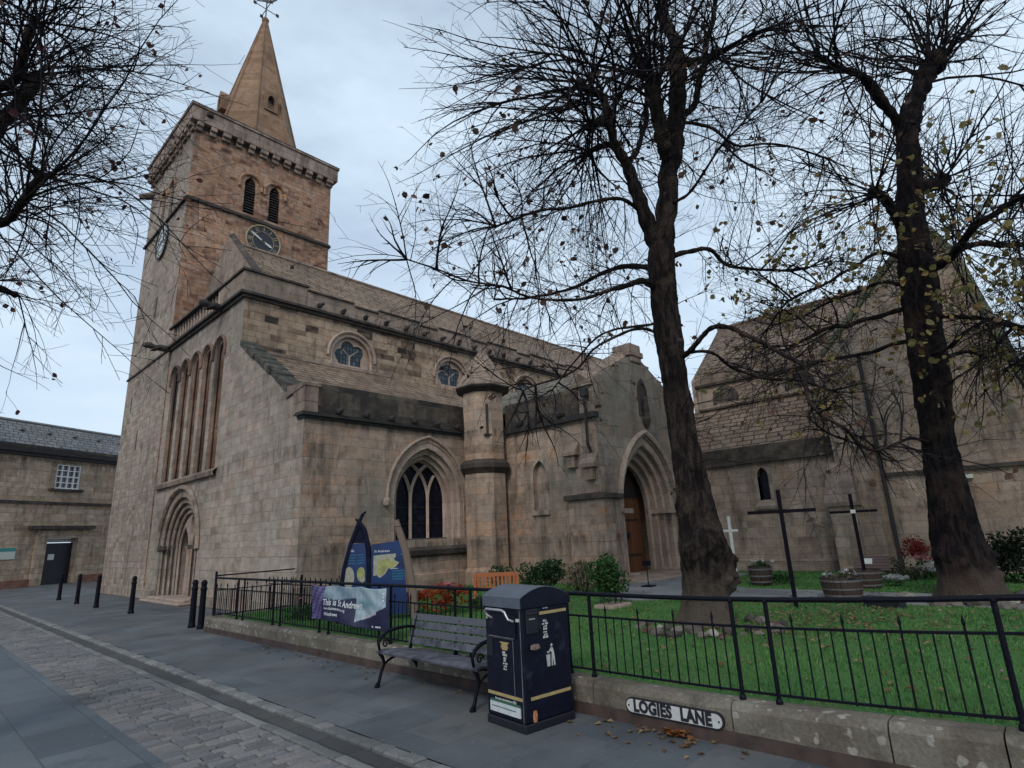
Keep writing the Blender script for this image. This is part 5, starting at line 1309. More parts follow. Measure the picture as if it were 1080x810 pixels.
for i in range(5): mb.box(.02 + i*.09, .09 + i*.09, -.48, .48, .32, .35)
mb.build('seat', ORG, gb)

# ------------------------------------------------------------------ trees: pollarded limes, nearly bare
# each limb: list of (x, y, z, radius) in metres
TREE_A = [
    [(8.61, 4.27, 0.24, 0.383), (8.63, 4.25, 0.56, 0.333), (8.64, 4.23, 0.97, 0.33), (8.64, 4.21, 1.43, 0.341), (8.65, 4.2, 1.89, 0.284), (8.63, 4.23, 2.4, 0.232), (8.62, 4.26, 3.01, 0.207), (8.61, 4.28, 3.65, 0.211), (8.6, 4.29, 4.3, 0.211), (8.6, 4.29, 4.98, 0.219), (8.61, 4.28, 5.68, 0.215), (8.62, 4.26, 6.31, 0.226), (8.65, 4.19, 6.85, 0.213)],
    [(8.66, 4.19, 6.76, 0.186), (8.77, 4.07, 7.72, 0.174), (8.9, 3.92, 8.51, 0.159), (8.98, 3.77, 9.29, 0.161), (9.07, 3.69, 10.28, 0.156), (9.1, 3.73, 11.01, 0.122), (9.14, 3.77, 11.9, 0.096), (9.21, 3.75, 13.18, 0.079), (9.23, 3.7, 14.46, 0.061)],
    [(8.76, 3.98, 8.36, 0.14), (8.56, 3.93, 8.64, 0.13), (8.42, 3.87, 9.14, 0.121), (8.27, 3.84, 9.5, 0.121)],
    [(8.59, 4.32, 6.56, 0.144), (8.36, 4.33, 7.04, 0.129), (8.13, 4.35, 7.57, 0.115), (7.9, 4.36, 8.0, 0.093), (7.66, 4.4, 8.32, 0.078), (7.45, 4.36, 8.68, 0.07), (7.35, 4.35, 9.06, 0.063), (7.01, 4.58, 9.2, 0.07)],
    [(7.66, 4.4, 8.29, 0.071), (7.75, 4.67, 8.47, 0.058), (7.72, 4.96, 8.47, 0.052), (7.75, 5.12, 8.45, 0.052)],
    [(7.56, 4.37, 8.6, 0.064), (7.22, 4.39, 8.5, 0.069), (6.89, 4.38, 8.27, 0.053)],
    [(8.0, 4.38, 8.06, 0.05), (8.36, 4.34, 8.56, 0.045), (8.79, 4.36, 9.23, 0.047), (9.02, 4.36, 9.79, 0.048), (9.22, 4.39, 10.4, 0.041)],
    [(8.99, 3.74, 9.24, 0.061), (9.38, 3.63, 9.55, 0.062), (9.64, 3.54, 10.1, 0.064), (9.91, 3.46, 10.91, 0.058), (10.24, 3.24, 12.07, 0.051), (10.57, 3.02, 13.45, 0.044)],
    [(9.09, 3.64, 10.46, 0.094), (8.89, 3.26, 10.08, 0.075), (8.7, 2.97, 9.85, 0.058), (8.42, 2.63, 9.57, 0.048)],
    [(8.56, 4.39, 7.15, 0.037), (7.99, 4.42, 7.27, 0.033), (7.35, 4.57, 7.14, 0.03), (6.69, 4.79, 6.83, 0.025), (6.01, 5.03, 6.47, 0.02), (5.51, 5.36, 6.23, 0.014)],
    [(8.55, 4.39, 6.15, 0.057), (8.84, 4.95, 6.57, 0.05), (8.95, 5.62, 6.68, 0.041), (8.94, 6.32, 6.67, 0.034), (8.82, 7.24, 6.69, 0.025), (8.57, 8.43, 6.95, 0.02)],
    [(8.56, 4.38, 5.79, 0.072), (8.22, 4.4, 5.83, 0.06), (7.75, 4.43, 5.65, 0.044), (7.15, 4.52, 5.34, 0.03), (6.47, 4.77, 5.1, 0.022), (5.7, 5.21, 5.18, 0.017), (4.88, 5.74, 5.39, 0.013), (4.41, 6.01, 5.54, 0.01)],
    [(8.54, 4.42, 4.97, 0.03), (8.07, 4.47, 4.96, 0.025), (7.56, 4.59, 4.79, 0.022), (7.02, 4.8, 4.41, 0.018), (6.49, 4.97, 4.05, 0.015), (5.88, 5.29, 3.73, 0.012)],
    [(8.54, 4.43, 5.18, 0.026), (8.78, 5.06, 5.29, 0.024), (8.9, 5.72, 5.41, 0.02), (8.89, 6.43, 5.09, 0.018), (8.85, 7.18, 4.57, 0.015)],
    [(8.68, 4.15, 4.48, 0.049), (8.48, 3.87, 4.53, 0.043), (8.39, 3.59, 4.7, 0.039), (8.28, 3.37, 4.72, 0.038), (8.22, 3.04, 4.53, 0.035), (8.16, 2.7, 4.31, 0.032), (8.12, 2.34, 4.0, 0.029), (8.0, 2.13, 3.73, 0.027), (7.91, 2.09, 3.47, 0.025), (7.82, 2.04, 3.13, 0.019), (7.92, 1.84, 2.81, 0.016), (8.04, 1.59, 2.6, 0.014), (8.1, 1.25, 2.62, 0.011)],
    [(8.7, 4.1, 4.57, 0.03), (9.22, 3.95, 4.64, 0.027), (9.69, 3.67, 4.4, 0.026), (10.09, 3.31, 4.2, 0.023), (10.46, 2.79, 4.1, 0.02), (10.74, 2.45, 3.88, 0.016)],
    [(8.72, 4.05, 6.36, 0.047), (9.25, 3.9, 6.63, 0.043), (9.61, 3.84, 6.71, 0.039), (10.02, 3.68, 6.52, 0.033), (10.65, 3.31, 6.47, 0.027), (11.41, 2.69, 6.44, 0.021)],
    [(8.75, 4.01, 7.38, 0.032), (8.41, 3.55, 7.21, 0.026), (8.2, 3.09, 7.32, 0.021), (8.0, 2.58, 7.56, 0.016), (7.92, 2.07, 7.8, 0.012)],
    [(8.98, 3.76, 9.08, 0.033), (9.66, 3.51, 9.27, 0.03), (10.25, 3.22, 9.03, 0.026), (11.08, 2.68, 9.16, 0.021), (11.93, 2.07, 8.93, 0.016)],
]
TREE_B = [
    [(13.2, 1.49, 0.13, 0.562), (13.2, 1.49, 0.29, 0.519), (13.2, 1.48, 0.56, 0.476), (13.2, 1.5, 0.84, 0.426), (13.2, 1.53, 1.12, 0.383), (13.2, 1.53, 1.48, 0.355), (13.2, 1.49, 2.12, 0.304), (13.2, 1.48, 2.82, 0.268), (13.21, 1.43, 3.53, 0.272), (13.22, 1.36, 4.26, 0.284), (13.22, 1.3, 5.01, 0.288), (13.23, 1.23, 5.78, 0.301), (13.24, 1.16, 6.47, 0.322), (13.24, 1.11, 7.08, 0.255), (13.25, 1.03, 7.69, 0.231), (13.27, 0.91, 8.41, 0.224), (13.28, 0.82, 9.05, 0.199), (13.29, 0.75, 9.65, 0.183)],
    [(13.28, 0.75, 9.52, 0.198), (13.4, 0.6, 9.97, 0.19), (13.53, 0.41, 10.39, 0.181), (13.65, 0.2, 10.81, 0.182), (13.77, 0.04, 11.08, 0.182)],
    [(13.27, 0.86, 9.58, 0.1), (12.96, 0.95, 9.87, 0.089), (12.65, 1.04, 10.17, 0.108), (12.34, 1.13, 10.36, 0.097), (12.02, 1.22, 10.41, 0.067), (11.59, 1.46, 10.43, 0.053), (11.16, 1.7, 10.67, 0.043)],
    [(13.23, 1.23, 7.56, 0.107), (12.82, 1.29, 7.7, 0.095), (12.42, 1.31, 7.88, 0.093), (12.21, 1.36, 7.93, 0.093)],
    [(13.28, 0.79, 8.14, 0.154), (13.6, 0.61, 8.28, 0.136), (13.92, 0.46, 8.45, 0.119)],
    [(13.25, 1.06, 6.34, 0.089), (12.89, 0.7, 6.38, 0.073), (12.52, 0.42, 6.47, 0.07), (12.24, 0.17, 6.6, 0.062), (11.79, -0.24, 6.56, 0.048), (11.43, -0.66, 6.52, 0.04)],
    [(13.26, 0.96, 6.47, 0.076), (13.81, 0.58, 6.8, 0.065), (14.25, 0.2, 7.01, 0.059), (14.8, -0.22, 7.0, 0.053), (15.47, -0.73, 7.08, 0.047)],
    [(13.25, 1.09, 5.44, 0.05), (12.79, 0.69, 5.26, 0.041), (12.34, 0.25, 4.96, 0.033), (11.87, -0.12, 4.57, 0.026), (11.4, -0.4, 4.3, 0.019)],
    [(13.23, 1.2, 4.6, 0.043), (13.77, 0.9, 4.77, 0.04), (14.31, 0.57, 4.81, 0.038), (14.86, 0.14, 4.56, 0.031)],
    [(13.2, 1.48, 5.75, 0.051), (12.75, 1.91, 5.61, 0.046), (12.2, 2.31, 5.45, 0.04), (11.75, 2.73, 5.27, 0.035), (11.19, 3.21, 4.93, 0.027)],
    [(13.19, 1.57, 5.08, 0.043), (13.63, 2.17, 5.17, 0.041), (14.05, 2.89, 5.22, 0.038), (14.35, 3.77, 5.33, 0.034), (14.64, 4.77, 5.25, 0.028)],
    [(13.22, 1.36, 6.85, 0.042), (12.58, 1.66, 6.79, 0.036), (11.93, 2.08, 6.39, 0.03), (11.28, 2.47, 6.03, 0.024), (10.72, 2.94, 5.65, 0.018)],
    [(13.2, 1.47, 6.26, 0.039), (13.76, 1.93, 6.63, 0.036), (14.27, 2.68, 6.77, 0.033), (14.68, 3.53, 6.67, 0.029), (15.06, 4.58, 6.7, 0.022)],
    [(13.21, 1.38, 4.64, 0.044), (12.56, 0.92, 4.67, 0.035), (12.0, 0.51, 4.78, 0.03), (11.54, 0.19, 4.66, 0.025), (11.17, -0.15, 4.31, 0.019)],
    [(13.2, 1.54, 3.0, 0.036), (12.57, 1.72, 3.12, 0.029), (12.12, 2.19, 2.97, 0.026), (11.54, 2.78, 3.18, 0.021), (11.11, 3.07, 3.57, 0.016)],
]
TREE_C = [
    [(-0.04, 8.01, 0.9, 0.268), (-0.11, 8.01, 1.38, 0.23), (-0.18, 8.01, 2.05, 0.209), (-0.26, 8.0, 2.83, 0.197), (-0.33, 8.0, 3.75, 0.194), (-0.37, 8.0, 4.65, 0.192), (-0.38, 8.0, 5.35, 0.168)],
    [(-0.37, 8.0, 5.19, 0.099), (-0.25, 8.1, 5.69, 0.089), (-0.09, 8.21, 6.18, 0.078), (0.11, 8.32, 6.81, 0.074), (0.25, 8.33, 7.25, 0.068), (0.4, 8.43, 7.73, 0.062)],
    [(-0.33, 8.1, 5.94, 0.067), (-0.23, 7.8, 6.43, 0.059), (-0.06, 7.61, 6.71, 0.052), (0.12, 7.42, 6.84, 0.049), (0.16, 7.22, 7.05, 0.037), (0.18, 7.12, 7.38, 0.034)],
    [(-0.26, 8.0, 4.48, 0.069), (-0.07, 7.61, 4.79, 0.055), (0.13, 7.22, 4.93, 0.048), (0.26, 6.93, 5.0, 0.04), (0.34, 6.73, 5.16, 0.033), (0.42, 6.53, 5.33, 0.03)],
    [(-0.34, 8.0, 5.54, 0.065), (-0.34, 8.4, 6.6, 0.063), (-0.36, 8.8, 7.66, 0.059), (-0.34, 9.0, 8.56, 0.053), (-0.35, 9.2, 9.36, 0.047)],
    [(-0.26, 8.0, 4.48, 0.062), (-0.07, 8.61, 4.86, 0.054), (0.27, 9.13, 5.03, 0.042), (0.61, 9.44, 5.08, 0.036)],
]
def bark(name, a, b, c3, foot=None):
    t = NT(name); p = t.pos()
    f1, _ = t.noise(t.vscale(p, (13, 13, 2.6)), 1.0, 7, .7); f2, _ = t.noise(p, 2.2, 5, .6); f3, _ = t.noise(p, 30, 4, .6)
    c = t.ramp(f1, [(.36, tuple(q*.45 for q in a)), (.48, a), (.62, b)]); c = t.mix(t.mapr(f2, .52, .66, 0, .75), c, c3)
    if foot:
        zz = t.math('ADD', t.sep(p)[2], t.math('MULTIPLY', f2, 1.2)); c = t.mix(t.mapr(zz, foot[1] + .6, foot[1] + .9, .85, 0), c, foot[0])
    return t.done(c, .95, t.bump(t.math('ADD', f1, t.math('MULTIPLY', f3, .4)), 1.0, .09), spec=.15)
BARK_A = bark('lime_bark', (.018,.013,.013), (.058,.043,.036), (.095,.072,.055), foot=((.115,.092,.074), .75))
BARK_B = bark('dark_lime_bark', (.010,.008,.010), (.035,.024,.022), (.06,.038,.03), foot=((.10,.075,.06), .6))
TWIG = bark('twig_bark', (.012,.010,.014), (.035,.028,.03), (.05,.04,.03))
def leafmat(name, stops):
    t = NT(name); g = t.n.new('ShaderNodeNewGeometry')
    c = t.ramp(g.outputs['Random Per Island'], stops)
    f, _ = t.noise(t.pos(), 60, 3); k = t.mapr(f, .3, .7, .8, 1.2); c = t.mix(1.0, c, t.comb(k, k, k), 'MULTIPLY')
    m = t.done(c, .6, spec=.3)
    t.b.inputs['Subsurface Weight'].default_value = 0.0
    tr_ = t.n.new('ShaderNodeBsdfTranslucent'); t.set(tr_.inputs[0], c); mx = t.n.new('ShaderNodeMixShader'); mx.inputs[0].default_value = .35
    t.l.new(t.b.outputs[0], mx.inputs[1]); t.l.new(tr_.outputs[0], mx.inputs[2]); t.l.new(mx.outputs[0], t.out.inputs[0])
    return m
LEAF_Y = leafmat('yellowing_leaf', [(0, (.13,.11,.045)), (.35, (.28,.23,.09)), (.6, (.18,.17,.065)), (.85, (.30,.19,.07)), (1, (.12,.06,.035))])
LEAF_D = leafmat('withered_leaf', [(0, (.045,.03,.028)), (.4, (.09,.05,.035)), (.7, (.14,.07,.045)), (1, (.06,.055,.035))])
LEAF_R = leafmat('red_brown_leaf', [(0, (.05,.02,.03)), (.5, (.11,.04,.045)), (.8, (.17,.07,.05)), (1, (.05,.035,.03))])

class Tree:
    def __init__(s, seed): s.rg = random.Random(seed); s.tw = MB(); s.lf = MB(); s.tips = []
    def rv(s):
        while True:
            v = Vector((s.rg.uniform(-1,1), s.rg.uniform(-1,1), s.rg.uniform(-1,1)))
            if .05 < v.length < 1: return v.normalized()
    def twig(s, p, d, L, r, n, droop, level, wob=.125):
        rg = s.rg; pts = [p.copy()]; rad = [r]; d = d.normalized(); st = L/n; P = p.copy()
        bend = s.rv()*rg.uniform(.04, .19)
        for i in range(n):
            d = (d + bend*(1 if i < n*.6 else -.5) + s.rv()*wob + Vector((0,0,droop))*(.4 + 1.6*i/n)).normalized()
            P = P + d*st; pts.append(P.copy()); rad.append(max(.0024, r*(1 - .82*(i+1)/n)))
        s.tw.tube(pts, rad, 5 if r > .012 else (4 if level < 2 else 3), cap=False)
        def side(t, ang, LL, rr, nn, lv):
            i = min(n-1, int(t*n)); q = pts[i].lerp(pts[i+1], t*n - i); ax = (pts[i+1]-pts[i]).normalized(); sd = ax.cross(s.rv()).normalized()
            s.twig(q, (ax*math.cos(ang) + sd*math.sin(ang)).normalized(), LL, max(.0026, min(rr, rad[i]*.85)), nn, droop*.7, lv, wob*1.2)
        if level == 0:
            for _ in range(rg.choice((2, 2, 3, 4))): 
                t = rg.uniform(.12, .6); side(t, rg.uniform(.3, .75), L*(1-t)*rg.uniform(.6, 1.0), r*.62, 6, 1)
            for _ in range(int(L*s.dens*rg.uniform(.7, 1.2))):
                t = rg.uniform(.15, 1.0); side(t, rg.uniform(.5, 1.15), rg.uniform(.2, .6)*(1.2 - .6*t), r*.4, 4, 2)
        elif level == 1:
            for _ in range(int(L*s.dens*1.1*rg.uniform(.7, 1.2))):
                t = rg.uniform(.1, 1.0); side(t, rg.uniform(.5, 1.15), rg.uniform(.15, .5), r*.5, 4, 2)
        elif level == 2 and L > .28:
            for _ in range(rg.choice((0, 1, 1, 2))): side(rg.uniform(.25, .9), rg.uniform(.5, 1.0), rg.uniform(.08, .2), .003, 2, 3)
        s.tips.append((pts[-1], d))
        return pts
    def leaf(s, p, size):
        rg = s.rg; a = s.rv(); n = s.rv(); b = a.cross(n).normalized(); a = (a + Vector((0,0,-.6))).normalized()
        b = (b - a*b.dot(a)).normalized(); c = a.cross(b)
        f = size*rg.uniform(.15, .35)
        q = [p, p + a*size*.35 + b*size*.42 + c*f*.6, p + a*size*.75 + b*size*.36 + c*f*.3, p + a*size*1.1, p + a*size*.75 - b*size*.36 + c*f*.3, p + a*size*.35 - b*size*.42 + c*f*.6, p + a*size*.55]
        s.lf.add(q, [(0,1,6),(1,2,6),(2,3,6),(3,4,6),(4,5,6),(5,0,6)])
    def shoots(s, p, axis, cnt, L, r, spread, droop, up=.0, jitter=.1):
        for _ in range(cnt):
            d = (axis*s.rg.uniform(.1, 1) + s.rv()*spread + Vector((0,0,up))).normalized()
            dr = droop*s.rg.uniform(.3, 1.6) if d.z < .45 else s.rg.uniform(-.02, .03)
            s.twig(p + s.rv()*jitter, d, L*s.rg.uniform(.5, 1.25), r*1.2*s.rg.uniform(.55, 1.1), 9, dr, 0)

def knob(mb, p, r, rg):
    """lumpy pollard head"""
    for _ in range(5):
        c = p + Vector((rg.uniform(-1,1), rg.uniform(-1,1), rg.uniform(-.7,.7)))*r*.6; q = r*rg.uniform(.5, .9)
        mb.lathe(c, [(q*.2, -q), (q*.8, -q*.6), (q, 0), (q*.75, q*.65), (q*.2, q)], 7, rg.random())

def smooth_path(pts, per=4):
    out = []
    P = [Vector(p[:3]) for p in pts]; rr = [p[3] for p in pts]
    for i in range(len(P) - 1):
        p0 = P[max(0, i-1)]; p1 = P[i]; p2 = P[i+1]; p3 = P[min(len(P)-1, i+2)]
        for k in range(per):
            t = k/per
            q = .5*((2*p1) + (-p0 + p2)*t + (2*p0 - 5*p1 + 4*p2 - p3)*t*t + (-p0 + 3*p1 - 3*p2 + p3)*t**3)
            out.append((q, rr[i]*(1-t) + rr[i+1]*t))
    out.append((P[-1], rr[-1])); return out

from mathutils import noise as mnoise
def lumpy_trunk(pts, seed, n=56, amp=.10, flare=1.0, burls=()):
    """trunk surface with fluting, bark ridges, swellings and a flared foot"""
    rg = random.Random(seed); mb = MB(); sp = smooth_path(pts, 16); vs = []; fs = []
    ph = [rg.uniform(0, 6.28) for _ in range(6)]
    z0 = sp[0][0].z
    for i, (c, r) in enumerate(sp):
        z = c.z - z0
        for k in range(n):
            a = 2*PI*k/n; ca, sa = math.cos(a), math.sin(a)
            m = 1 + amp*(.5*math.sin(3*a + ph[0] + z*.8) + .4*math.sin(5*a + ph[1] - z*1.1) + .3*math.sin(2*a + ph[2] + z*2.1))
            m += flare*.30*math.exp(-z/.17)*(.7 + 1.0*max(-.3, math.sin(5*a + ph[4])) + .4*math.sin(8*a + ph[5]))
            q = Vector((c.x + r*ca, c.y + r*sa, c.z))
            rid = mnoise.fractal(Vector((ca*3.2 + seed, sa*3.2, c.z*1.1)), 1.0, 2.0, 4)
            fin = mnoise.fractal(Vector((q.x*16, q.y*16, q.z*7 + seed)), 1.0, 2.0, 3)
            lump = mnoise.noise(Vector((q.x*3.5 + 9, q.y*3.5, q.z*3.0 + seed)))
            off = r*(m - 1) + .030*rid + .016*fin + .07*max(0, lump)**1.5
            v = q + Vector((ca, sa, 0))*off
            for bc, br, bh in burls:
                dd = (v - Vector(bc)).length
                if dd < br*1.8: v += Vector((ca, sa, -.15))*bh*math.exp(-(dd/br)**2*2)*(1 + .5*fin + .3*lump)
            vs.append(v)
    for i in range(len(sp) - 1):
        for k in range(n):
            k2 = (k+1) % n; fs.append((i*n+k, i*n+k2, (i+1)*n+k2, (i+1)*n+k))
    mb.add(vs, fs); return mb

def make_tree(name, label, limbs, seed, barkm, dens, plan, leaf_mat, leaf_n, leaf_size, burls=(), trunk_amp=.10, leaf_filter=None, cat='tree'):
    base = limbs[0][0]
    th = thing(name, label, cat, (base[0], base[1], .25 if name != 'street_tree' else 0))
    tr = lumpy_trunk(limbs[0], seed, burls=burls, amp=trunk_amp)
    tr.build('trunk', barkm, th, smooth=True, normals=False)
    T = Tree(seed); T.dens = dens; rg = T.rg
    lm = MB()
    for li, limb in enumerate(limbs[1:], 1):
        sp = smooth_path(limb, 6); s0 = sp[0][0]
        sp = [(q + Vector((mnoise.noise(q*1.6 + Vector((li, 0, 0))), mnoise.noise(q*1.6 + Vector((0, li, 5))), mnoise.noise(q*1.6 + Vector((3, 0, li)))))*min(.10, .03 + (q - s0).length*.06), r) for q, r in sp]
        lm.tube([q for q, _ in sp], [max(.010, r*(1 + .13*math.sin(i*1.9 + li) + .22*max(0, mnoise.noise(q*4)))) for i, (q, r) in enumerate(sp)], 9)
        pl = plan.get(li, {})
        end = sp[-1][0]; ax = (sp[-1][0] - sp[-3][0]).normalized(); r_end = sp[-1][1]
        if pl.get('knob', 1) and r_end > .035: knob(lm, end, r_end*pl.get('ks', 1.5), rg)
        nn = pl.get('n', 14)
        T.shoots(end, ax, nn//3, pl.get('L', 2.0), pl.get('r', .016), pl.get('spread', .8), pl.get('droop', -.02), pl.get('up', .15), r_end)
        for _ in range(nn - nn//3):                                   # the rest leave the last stretch of the limb
            i = rg.randrange(max(1, int(len(sp)*.62)), len(sp)); a2 = (sp[i][0]-sp[i-1][0]).normalized()
            T.shoots(sp[i][0], a2, 1, pl.get('L', 2.0), pl.get('r', .016), pl.get('spread', .8), pl.get('droop', -.02), pl.get('up', .15), sp[i][1])
        # shoots along the limb
        for _ in range(pl.get('along', 12)):
            i = rg.randrange(max(1, int(len(sp)*pl.get('from', .25))), len(sp)); q, r = sp[i]; a2 = (sp[i][0]-sp[i-1][0]).normalized()
            d = (a2*rg.uniform(.1, .9) + T.rv()*.9 + Vector((0,0,pl.get('aup', .12)))).normalized()
            T.twig(q, d, pl.get('aL', 1.2)*rg.uniform(.5, 1.3), pl.get('ar', .009)*rg.uniform(.7, 1.2), 7, pl.get('adroop', -.03)*rg.uniform(0, 1.6), 0)
    # epicormic shoots from the trunk
    tp = smooth_path(limbs[0], 6)
    for _ in range(plan.get('trunk', 20)):
        i = rg.randrange(int(len(tp)*.42), len(tp)); q, r = tp[i]; v = T.rv(); v.z = abs(v.z)*.5; v.normalize()
        T.twig(q + Vector((v.x, v.y, 0)).normalized()*r*.9, v, plan.get('trunkL', .8)*rg.uniform(.4, 1.4), .008, 6, -.02, 0)
    lm.build('limbs', barkm, th, smooth=True, normals=False)
    T.tw.build('crown', TWIG, th, normals=False)
    tips = T.tips if leaf_filter is None else [t for t in T.tips if leaf_filter(t[0])]
    rg.shuffle(tips)
    for p, d in tips[:leaf_n]:
        for _ in range(rg.choice((1, 1, 2, 3))): T.leaf(p + T.rv()*.05, leaf_size*rg.uniform(.6, 1.25))
    T.lf.build('leaves', leaf_mat, th, normals=False)
    print(name, len(T.tw.f), len(T.lf.f), len(T.tips))
    return th

PA = {'trunk': 24, 'trunkL': 1.0,
 1: dict(n=10, L=2.6, knob=0, along=24, aL=3.0, ar=.017, aup=.3, **{'from': .12}), 2: dict(n=24, L=4.2, r=.026, spread=1.0, up=.2, ks=1.35, along=8, droop=-.03, aL=2.4),
 3: dict(n=34, L=3.9, r=.022, spread=1.0, up=.12, ks=1.3, along=18, aL=2.6, ar=.014, droop=-.035), 4: dict(n=20, L=3.0, r=.016, spread=.85, up=-.05, droop=-.06, ks=1.2), 5: dict(n=22, L=3.1, r=.017, spread=.85, up=-.02, droop=-.055, ks=1.2),
 6: dict(n=10, L=2.6, along=10, knob=0, aL=2.0), 7: dict(n=14, L=2.6, along=22, knob=0, aL=2.6, ar=.014), 8: dict(n=18, L=3.2, r=.018, spread=.85),
 9: dict(n=9, L=1.9, along=34, aL=1.9, ar=.010, adroop=-.05), 10: dict(n=9, L=1.8, along=28, aL=1.8, ar=.010, adroop=-.05), 11: dict(n=9, L=1.3, along=36, aL=1.7, ar=.010, adroop=-.05),
 12: dict(n=6, L=1.4, along=14, aL=1.3), 13: dict(n=6, L=1.2, along=10, aL=1.2), 14: dict(n=8, L=1.1, along=34, aL=1.2, ar=.008, adroop=-.05), 15: dict(n=8, L=1.3, along=22, aL=1.3),
 16: dict(n=9, L=1.9, along=26, aL=1.6), 17: dict(n=10, L=2.1, along=20, aL=1.8), 18: dict(n=10, L=2.2, along=24, aL=2.0)}
ta = make_tree('lime_tree', 'bare pollarded lime tree with burred trunk in front of the church porch', TREE_A, 5, BARK_A, 2.5, PA, LEAF_D, 620, .09,
    burls=(((8.72, 3.82, 1.0), .26, .22), ((8.78, 3.86, 1.3), .2, .14), ((8.3, 4.2, 1.35), .25, .12), ((8.45, 3.92, 1.55), .28, .14), ((8.3, 4.4, 2.0), .22, .08), ((8.5, 4.0, 2.6), .2, .06)))
PB = {'trunk': 44, 'trunkL': 1.1,
 1: dict(n=34, L=4.0, r=.027, spread=.85, up=.35, ks=1.4, along=12, aL=2.4), 2: dict(n=26, L=3.2, r=.019, spread=.85, up=.2, ks=1.1, along=28, aL=2.8, ar=.016, aup=.3),
 3: dict(n=24, L=3.2, r=.017, spread=.9, up=.0, ks=1.3, along=4, droop=-.04), 4: dict(n=28, L=3.4, r=.019, spread=.9, up=.1, ks=1.2, along=4, droop=-.03),
 5: dict(n=18, L=2.8, along=34, aL=2.2, ar=.013), 6: dict(n=18, L=2.8, along=34, aL=2.2, ar=.013), 7: dict(n=10, L=1.9, along=30, aL=1.7), 8: dict(n=10, L=1.7, along=30, aL=1.6),
 9: dict(n=8, L=1.8, along=18, aL=1.7), 10: dict(n=8, L=1.7, along=18, aL=1.6), 11: dict(n=8, L=2.0, along=17, aL=1.8), 12: dict(n=8, L=1.9, along=17, aL=1.7), 13: dict(n=8, L=1.9, along=17, aL=1.6), 14: dict(n=6, L=1.2, along=16, aL=1.1)}
tb = make_tree('lime_tree', 'darker lime tree at right with yellow leaves on its low twigs', TREE_B, 9, BARK_B, 2.5, PB, LEAF_Y, 1250, .105,
    burls=(((13.25, 1.1, 1.05), .18, .16), ((13.25, 1.1, .72), .12, .09), ((12.95, 1.7, 1.0), .2, .13), ((13.05, 1.2, 1.75), .2, .07)), trunk_amp=.09, leaf_filter=lambda p: p.z < 8.2)
TREE_C[0] = [(.06, 8.0, -.03, .33), (.02, 8.0, .4, .29)] + TREE_C[0]
PC_ = {'trunk': 4, 'trunkL': .6,
 1: dict(n=26, L=2.6, r=.013, spread=1.0, up=.05, droop=-.02, ks=1.0, along=36, aL=2.1, ar=.010, knob=0), 2: dict(n=26, L=2.5, r=.012, spread=.95, up=.12, droop=-.015, ks=1.0, along=32, aL=2.0, ar=.010, knob=0),
 3: dict(n=20, L=2.3, r=.011, spread=.9, up=-.02, droop=-.03, ks=1.0, along=32, aL=1.9, ar=.009, adroop=-.03, knob=0), 4: dict(n=14, L=2.2, along=14, aL=1.8, knob=0), 5: dict(n=8, L=1.5, r=.010, spread=.7, droop=-.05, along=12, aL=1.3, adroop=-.05, knob=0)}
tc = make_tree('street_tree', 'bare street tree with a few red-brown leaves reaching in at the left edge', TREE_C, 21, BARK_B, 3.0, PC_, LEAF_R, 150, .07)

# ------------------------------------------------------------------ shrubs, flowers
def foliage(c, rx, ry, rz, n, size, seed, lean=0.0, lumps=7, hollow=.35):
    rg = random.Random(seed); mb = MB(); L = []
    for _ in range(lumps):
        v = Vector((rg.gauss(0,1), rg.gauss(0,1), rg.gauss(0,1))).normalized()*rg.uniform(.25, .7); L.append((v, rg.uniform(.35, .6)))
    cnt = 0
    while cnt < n:
        v, r = rg.choice(L); d = Vector((rg.gauss(0,1), rg.gauss(0,1), rg.gauss(0,1))).normalized()*r*(hollow + (1-hollow)*rg.random()**.5)
        q = v + d
        if q.z < -.95: continue
        p = Vector((c[0] + q.x*rx, c[1] + q.y*ry, c[2] + q.z*rz))
        a = Vector((rg.gauss(0,1), rg.gauss(0,1), rg.gauss(0,.7))).normalized(); b = a.cross(Vector((rg.gauss(0,1), rg.gauss(0,1), rg.gauss(0,1)))).normalized(); s = size*rg.uniform(.6, 1.3)
        m = (a+b*.0)*s
        mb.add([p, p + a*s*.5 + b*s*.33, p + a*s, p + a*s*.5 - b*s*.33], [(0,1,2,3)]); cnt += 1
    return mb
def stems(c, rx, ry, h, n, seed, r=.01):
    rg = random.Random(seed); mb = MB()
    for _ in range(n):
        a = rg.uniform(0, 6.28); q = Vector((c[0] + math.cos(a)*rx*.5*rg.random(), c[1] + math.sin(a)*ry*.5*rg.random(), c[2])); e = q + Vector((math.cos(a)*rx*.5*rg.random(), math.sin(a)*ry*.5*rg.random(), h))
        m = q.lerp(e, .5) + Vector((rg.uniform(-.04,.04), rg.uniform(-.04,.04), 0)); mb.tube([q, m, e], [r, r*.8, r*.5], 4)
    return mb
G_DARK = leafmat('dark_evergreen_leaf', [(0, (.010,.028,.010)), (.5, (.022,.058,.018)), (.85, (.04,.095,.028)), (1, (.07,.12,.04))])
G_MID = leafmat('laurel_leaf', [(0, (.018,.05,.014)), (.5, (.035,.10,.025)), (.85, (.06,.15,.04)), (1, (.10,.18,.06))])
G_GREY = leafmat('grey_green_leaf', [(0, (.04,.045,.025)), (.5, (.08,.085,.045)), (1, (.14,.12,.065))])
G_RED = leafmat('crimson_leaf', [(0, (.10,.012,.012)), (.5, (.20,.022,.018)), (1, (.30,.05,.03))])
G_BLACK = leafmat('dark_conifer_needles', [(0, (.006,.012,.008)), (.6, (.012,.024,.014)), (1, (.022,.038,.02))])
F_ORANGE = leafmat('orange_petals', [(0, (.30,.035,.012)), (.5, (.42,.07,.02)), (1, (.24,.03,.015))])
